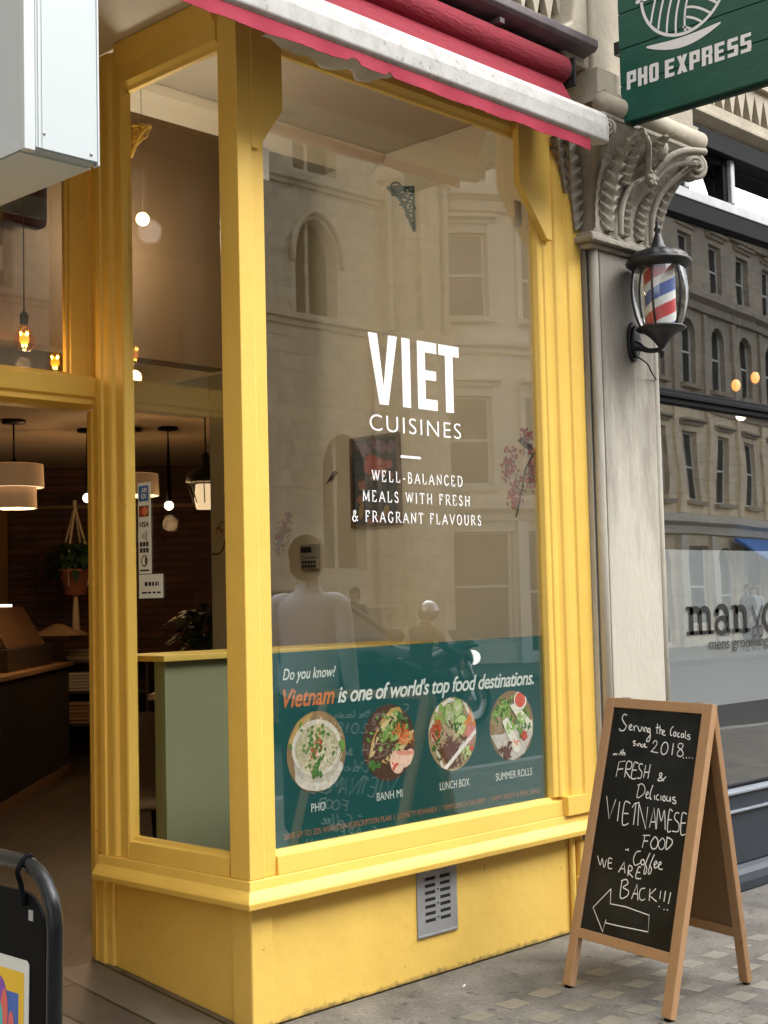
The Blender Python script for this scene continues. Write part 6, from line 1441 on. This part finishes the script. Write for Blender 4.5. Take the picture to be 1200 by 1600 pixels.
mn = MB(); mn.prism([mt_(0,13.2,-.25), mt_(0,16.3,-1.6), mt_(0,16.6,-8), mt_(0,.0,-8), mt_(0,.0,-.4), mt_(0,13.2,-.4)], tu*21); mn.build('mansard_roof', M['slate'], te)
for k in range(9):
    c = 1.6+2.25*k; b = MB()
    pts = [mt_(c-.55,13.45,-.15), mt_(c-.55,15.1,-.15), mt_(c-.55,15.1,-1.4), mt_(c-.55,13.45,-1.0)]; b.prism(pts, tu*1.1); dm = b.build('dormer', M['white_paint'], te)
    g = MB(); g.poly([mt_(c-.38,13.6,-.14), mt_(c+.38,13.6,-.14), mt_(c+.38,14.95,-.14), mt_(c-.38,14.95,-.14)]); g.build('pane', M['dark_glass'], dm)
# blocks closing the street further along
for x0, x1, h, lab in ((-26,7.5,14,'long plain stone block on the far side of the street, left of the church'),):
    b = MB(); b.box(x0,x1,YS-9,YS+.2,0,h)
    for k in range(11):
        for z in (4.2,7.6,10.8): b.box(x0+1.4+3*k,x0+2.5+3*k,YS+.18,YS+.215,z,z+2)
    b.top('street_block', M['terrace'], lab, 'building')
b = MB(); b.box(50,80,YS-9,YS-2,0,15); b.top('street_block', M['portland'], 'pale stone block at the far end of the street beyond the terrace', 'building')

q = mirrored(1190, 812, 18.0)
sx_ = (q-TO).dot(tu)
wa = thing('shop_awning', 'blue canvas awning over a terrace shop across the street', 'awning', mt_(sx_,2.6,0))
b = MB(); b.prism([mt_(sx_-1.0,3.2,.17), mt_(sx_-1.0,2.45,1.3), mt_(sx_-1.0,2.40,1.28), mt_(sx_-1.0,3.1,.17)], tu*3.2); b.build('canopy', mat('blue_canvas', (.10,.25,.62), .8, .06), wa)
b = MB(); b.obox(mt_(sx_-1.0,2.2,1.285), tu*3.2, tv_*.01, (0,0,.20)); b.build('valance', mat('pale_blue_canvas', (.25,.42,.75), .8, .06), wa)
# ------------------------------------------------------------------ people
def chain(name, mt, joints, edges, parent, root=0, sub=2):
    me = bpy.data.meshes.new(name); base = wloc(parent)
    me.from_pydata([(Vector(j[0])-base)[:] for j in joints], edges, []); me.materials.append(mt)
    o = bpy.data.objects.new(name, me); COL.objects.link(o); o.parent = parent
    s = o.modifiers.new('skin', 'SKIN'); s.use_smooth_shade = True
    sv = me.skin_vertices[0].data if me.skin_vertices else None
    if sv is None:
        bpy.context.view_layer.update(); 
    return o, me, s
def skin_obj(name, mt, joints, edges, parent, root=0, sub=2):
    bm = bmesh.new(); ly = bm.verts.layers.skin.verify(); base = wloc(parent); vs = []
    for i, (p, r) in enumerate(joints):
        v = bm.verts.new(Vector(p)-base); rr = r if isinstance(r, tuple) else (r, r); v[ly].radius = rr; v[ly].use_root = (i == root); vs.append(v)
    for a, b in edges: bm.edges.new((vs[a], vs[b]))
    me = bpy.data.meshes.new(name); bm.to_mesh(me); bm.free(); me.materials.append(mt)
    o = bpy.data.objects.new(name, me); COL.objects.link(o); o.parent = parent
    s = o.modifiers.new('skin', 'SKIN'); s.use_smooth_shade = True; s.branch_smoothing = .4
    o.modifiers.new('subdivision', 'SUBSURF').levels = sub; o.modifiers['subdivision'].render_levels = sub
    return o
def person(label, loc, ang, h, top_mt, leg_mt, hair_mt, arms=(0.0,0.0), seat=0, stride=.08, group=None, lean=0, helmet=None, reach=0):
    """standing (or seated) figure facing +Y turned by ang; h = height"""
    k = h/1.78; t = thing('person', label, 'person', loc, group); ca, sa = math.cos(ang), math.sin(ang); base = Vector(loc)
    def P(x, y, z): y += lean*max(0, z-.95); return base+Vector((x*ca-y*sa, x*sa+y*ca, z))*k
    dz = 0
    hip = .95
    if seat:
        kn = lambda s: P(s*.14,.40,.72); an = lambda s: P(s*.16,.25,.30); toe = lambda s: P(s*.17,.45,.27); hip = .80
    else:
        kn = lambda s: P(s*.11,.03+s*stride*.5,.50); an = lambda s: P(s*.12,s*stride-.03,.085); toe = lambda s: P(s*.14,s*stride+.15,.03)
    off = hip-.95
    sh = lambda s: P(s*.19,0,1.45+off); el = lambda s, a: P(s*(.225+a*.1),-.03+reach*.22,1.16+off+reach*.06); wr = lambda s, a: P(s*(.23+a*.05),.10+reach*.42,.92+off+reach*.16)
    jb = [(P(0,0,hip),.14*k),(P(0,.0,1.15+off),.125*k),(P(0,-.0,1.38+off),(.155*k,.12*k)),(P(0,.0,1.50+off),.062*k),(P(0,.02,1.56+off),.056*k),(P(0,.03,1.64+off),(.078*k,.092*k)),(P(0,.02,1.73+off),(.072*k,.086*k))]
    eb = [(0,1),(1,2),(2,3),(3,4),(4,5),(5,6)]
    for s, a in ((-1,arms[0]),(1,arms[1])):
        n = len(jb); jb += [(sh(s),.058*k),(el(s,a),.042*k),(wr(s,a),.030*k),(wr(s,a)+P(0,.02,-.10)-P(0,0,0),(.022*k,.040*k))]; eb += [(2,n),(n,n+1),(n+1,n+2),(n+2,n+3)]
        for f in range(4):
            m_ = len(jb); o_ = (f-1.5)*.018; jb += [(wr(s,a)+P(0,.02+o_,-.15)-P(0,0,0),.0085*k),(wr(s,a)+P(-s*.01,.03+o_,-.19)-P(0,0,0),.007*k)]; eb += [(n+3,m_),(m_,m_+1)]
        m_ = len(jb); jb += [(wr(s,a)+P(0,.06,-.09)-P(0,0,0),.010*k),(wr(s,a)+P(-s*.005,.075,-.135)-P(0,0,0),.008*k)]; eb += [(n+3,m_),(m_,m_+1)]
    for s in (-1, 1):
        n = len(jb); jb += [(P(s*.09,0,hip-.08),.095*k),(kn(s),.060*k),(an(s),.042*k),(toe(s),.035*k)]; eb += [(0,n),(n,n+1),(n+1,n+2),(n+2,n+3)]
    slim = {0:.72,1:.72,2:.70}
    jb2 = []
    for i_, (p_, r_) in enumerate(jb):
        f_ = slim.get(i_, 1.0)
        if i_ > 6: f_ = .72 if (r_ if not isinstance(r_, tuple) else r_[0]) > .0285*k and not isinstance(r_, tuple) else 1.0
        jb2.append((p_, tuple(q_*f_ for q_ in r_) if isinstance(r_, tuple) else r_*f_))
    skin_obj('body', M['skin'], jb2, eb, t)
    b = MB(); rings = [(-.07,.168,.128),(.04,.172,.128),(.18,.166,.118),(.32,.180,.122),(.42,.196,.124),(.475,.188,.112),(.515,.140,.092),(.54,.080,.074),(.575,.072,.070)]
    n_ = 20; vs = [P(rx*math.cos(2*math.pi*q_/n_), (.012 if z_ > .5 else 0)+ry*math.sin(2*math.pi*q_/n_), hip+z_) for z_, rx, ry in rings for q_ in range(n_)]
    b.smooth = True; b.add(vs, [(r_*n_+q_, r_*n_+(q_+1) % n_, (r_+1)*n_+(q_+1) % n_, (r_+1)*n_+q_) for r_ in range(len(rings)-1) for q_ in range(n_)])
    for s, a in ((-1,arms[0]),(1,arms[1])):
        S0, E0, W0 = P(s*.13,0,1.41+off), el(s,a), wr(s,a)
        pts_ = arcpts([S0, P(s*.178,0,1.405+off), (sh(s)*.5+E0*.5), E0, (E0*.5+W0*.5), W0], 20)
        m_ = len(pts_); b.tube(pts_, [k*(.072-.030*(i_/(m_-1))**.8) for i_ in range(m_)], 12)
    b.build('shirt', top_mt, t)
    jl = [(P(0,0,hip+.04),(.155*k,.12*k))]; el_ = []
    for s in (-1, 1):
        n = len(jl); jl += [(P(s*.09,0,hip-.09),.105*k),(kn(s),.075*k),(an(s)+Vector((0,0,.02)),.060*k)]; el_ += [(0,n),(n,n+1),(n+1,n+2)]
    skin_obj('trousers', leg_mt, jl, el_, t)
    for s in (-1, 1): skin_obj('shoe', M['black_plastic'], [(an(s)-Vector((0,0,.03)),.045*k),(toe(s),.042*k)], [(0,1)], t)
    c = P(0,.025,1.675+off); b = MB()
    if helmet: b.ball(c, .145*k, 16); b.build('helmet', helmet, t)
    else:
        b.ball(P(0,-.012,1.700+off), .106*k, 16, sz=1.08); b.ball(P(0,-.030,1.64+off), .098*k, 14); b.build('hair', hair_mt, t)
        b = MB()
        for s in (-1,1): b.ball(P(s*.083,.02,1.65+off), .022*k, 8, sz=1.4)
        b.ball(P(0,.125,1.635+off), .014*k, 8, sz=1.5); b.build('ears_and_nose', M['skin'], t)
    return t
PP = at(480, 950, Y=.045)
dR = ray(480, 950); dR.y = -dR.y; tP = (-2.3-.045)/dR.y
pm = PP+dR*tP
person('man in a pale blue collared shirt on the pavement, reflected in the big window', (pm.x, pm.y, .002), R(-125), 1.88, M['shirt'], M['trousers'], M['hair'], (.0,.0))
q = mirrored(720, 960, 12.0)
person('dark coated pedestrian walking on the far pavement', (q.x, -14.6, .002), R(70), 1.75, M['dark_cloth'], M['dark_cloth'], M['hair'], (.1,.1), stride=.2)
q = mirrored(1165, 940, 14.6)
person('pedestrian in a dark jacket standing left of a pair across the street', (q.x, -14.6, .002), R(100), 1.74, M['dark_cloth'], M['trousers'], M['hair'], (.3,.1), stride=.15, group='pair of pedestrians')
person('pedestrian in a white top standing right of a pair across the street', (q.x+.75, -14.8, .002), R(80), 1.70, M['shirt'], M['dark_cloth'], M['hair'], (.1,.2), stride=.15, group='pair of pedestrians')

# ------------------------------------------------------------------ car and motorcycle on the road
q = mirrored(640, 985, 9.5); zR = -.128
ca_ = thing('parked_car', 'tall black car with pale headlights on the road', 'car', (q.x-2.45, -9.5, zR))
X0 = q.x-2.45
def loft(secs, n=2):
    b = MB(); b.smooth = True; k = len(secs[0]); vs = [v for s in secs for v in s]
    b.add(vs, [(i*k+j, i*k+(j+1) % k, (i+1)*k+(j+1) % k, (i+1)*k+j) for i in range(len(secs)-1) for j in range(k)]); b.f.append(list(range(k))); b.mi.append(0); b.sm.append(False); b.f.append(list(range((len(secs)-1)*k+k-1,(len(secs)-1)*k-1,-1))); b.mi.append(0); b.sm.append(False); return b
def sec(x, hw, z0, z1, r=.1):
    return [Vector((X0+x, -9.5+s*hw*f, zR+z)) for s, f, z in ((-1,.9,z0),(-1,1,z0+.12),(-1,1,z1-.22),(-1,.94,z1-.06),(-1,.75,z1),(1,.75,z1),(1,.94,z1-.06),(1,1,z1-.22),(1,1,z0+.12),(1,.9,z0))]
b = loft([sec(-2.1,.72,.40,.80),sec(-2.0,.84,.25,.92),(sec(-1.3,.88,.2,.98)),sec(.2,.89,.2,.97),sec(.95,.88,.2,.93),sec(1.6,.86,.22,.84),sec(2.0,.80,.28,.74),sec(2.12,.70,.38,.62)]); b.build('body', M['car'], ca_, subsurf=0)
def cab(x, hw, z): return [Vector((X0+x, -9.5-hw, zR+z)), Vector((X0+x, -9.5+hw, zR+z))]
b = MB(); pr0 = [(-1.75,.95,.80),(-1.35,1.36,.66),(-.9,1.45,.62),(-.2,1.46,.62),(.3,1.36,.65),(1.0,.93,.80)]
vs = [v for x, z, hw in pr0 for v in cab(x, hw, z)]; k = len(pr0)
b.smooth = True; b.add(vs, [(2*i,2*i+1,2*i+3,2*i+2) for i in range(k-1)]); b.add([v for v in vs[0::2]], [list(range(k))]); b.add([v for v in vs[1::2]], [list(range(k))[::-1]]); b.build('cabin_glass', M['dark_glass'], ca_)
b = MB()
for s in (0, 1): b.tube([vs[2*i+s]+Vector((0,0,.012)) for i in range(k)], .035, 8)
b.grid(lambda a, c: Vector((X0-1.3+1.45*a, -9.5-.6+1.2*c, zR+1.43+.05*math.sin(math.pi*a))), 8, 4); b.build('roof', M['car'], ca_)
for s in (-1, 1):
    b = MB(); b.ball((X0+1.92,-9.5+s*.60,zR+.66), .13, 12, sx=.9, sz=.6); b.build('headlight', M['lens'], ca_)
    b = MB(); b.ball((X0+.75,-9.5+s*1.0,zR+1.0), .09, 10, sy=1.3); b.build('wing_mirror', M['car'], ca_)
    for x in (-1.35, 1.35):
        b = MB(); b.lathe([(.20,-.1),(.31,-.1),(.33,-.06),(.33,.06),(.31,.1),(.20,.1)], (X0+x,-9.5+s*.80,zR+.33), 24, (0,1,0)); wh = b.build('wheel', M['rubber'], ca_)
        b = MB(); b.lathe([(.0,s*.09),(.10,s*.07),(.21,s*.095),(.21,-.05)], (X0+x,-9.5+s*.80,zR+.33), 20, (0,1,0)); b.build('rim', M['chrome'], wh)
ca_.scale = (1.2,1.2,1.2)
q = mirrored(680, 975, 8.0); XM, YM = q.x, -8.0
mo = thing('motorcycle', 'dark motorcycle on the road with pale headlight on the road, ridden by a helmeted person', 'motorcycle', (XM, YM, zR))
for x in (-.68, .70):
    b = MB(); b.lathe([(.25,-.06),(.31,-.045),(.325,0),(.31,.045),(.25,.06),(.25,-.06)], (XM+x,YM,zR+.325), 24, (0,1,0)); wh = b.build('wheel', M['rubber'], mo)
    b = MB(); b.lathe([(.0,.03),(.05,.03),(.06,.01),(.24,.01),(.25,.03),(.25,-.03),(.0,-.03)], (XM+x,YM,zR+.325), 20, (0,1,0)); b.build('rim', M['chrome'], wh)
skin_obj('fairing', M['car'], [((XM-.75,YM,zR+.88),.09),((XM-.3,YM,zR+.78),.13),((XM+.15,YM,zR+.90),.17),((XM+.5,YM,zR+.95),.15),((XM+.62,YM,zR+.75),.12),((XM+.0,YM,zR+.5),.18)], [(0,1),(1,2),(2,3),(3,4),(1,5)], mo, 1)
b = MB(); b.tube([(XM+.70,YM-.09,zR+.33),(XM+.45,YM-.09,zR+.95)], .03, 8); b.tube([(XM+.70,YM+.09,zR+.33),(XM+.45,YM+.09,zR+.95)], .03, 8); b.build('front_fork', M['chrome'], mo)
b = MB(); b.tube([(XM+.38,YM-.36,zR+1.05),(XM+.46,YM,zR+1.0),(XM+.38,YM+.36,zR+1.05)], .016, 8); b.build('handlebar', M['black_plastic'], mo)
b = MB(); b.ball((XM+.68,YM,zR+.88), .10, 12, sy=1.3); b.build('headlight', M['lens'], mo)
b = MB(); b.grid(lambda a, c: Vector((XM+.60-.20*a, YM-.17+.34*c, zR+1.02+.22*a)), 5, 5); b.build('windscreen', M['white_metal'], mo)
person('motorcyclist in a dark jacket and helmet riding the dark motorcycle', (XM-.30, YM, zR+.02), R(-90), 1.72, M['dark_cloth'], M['dark_cloth'], M['hair'], (.1,.1), seat=1, lean=.25, helmet=M['chrome'], reach=1)
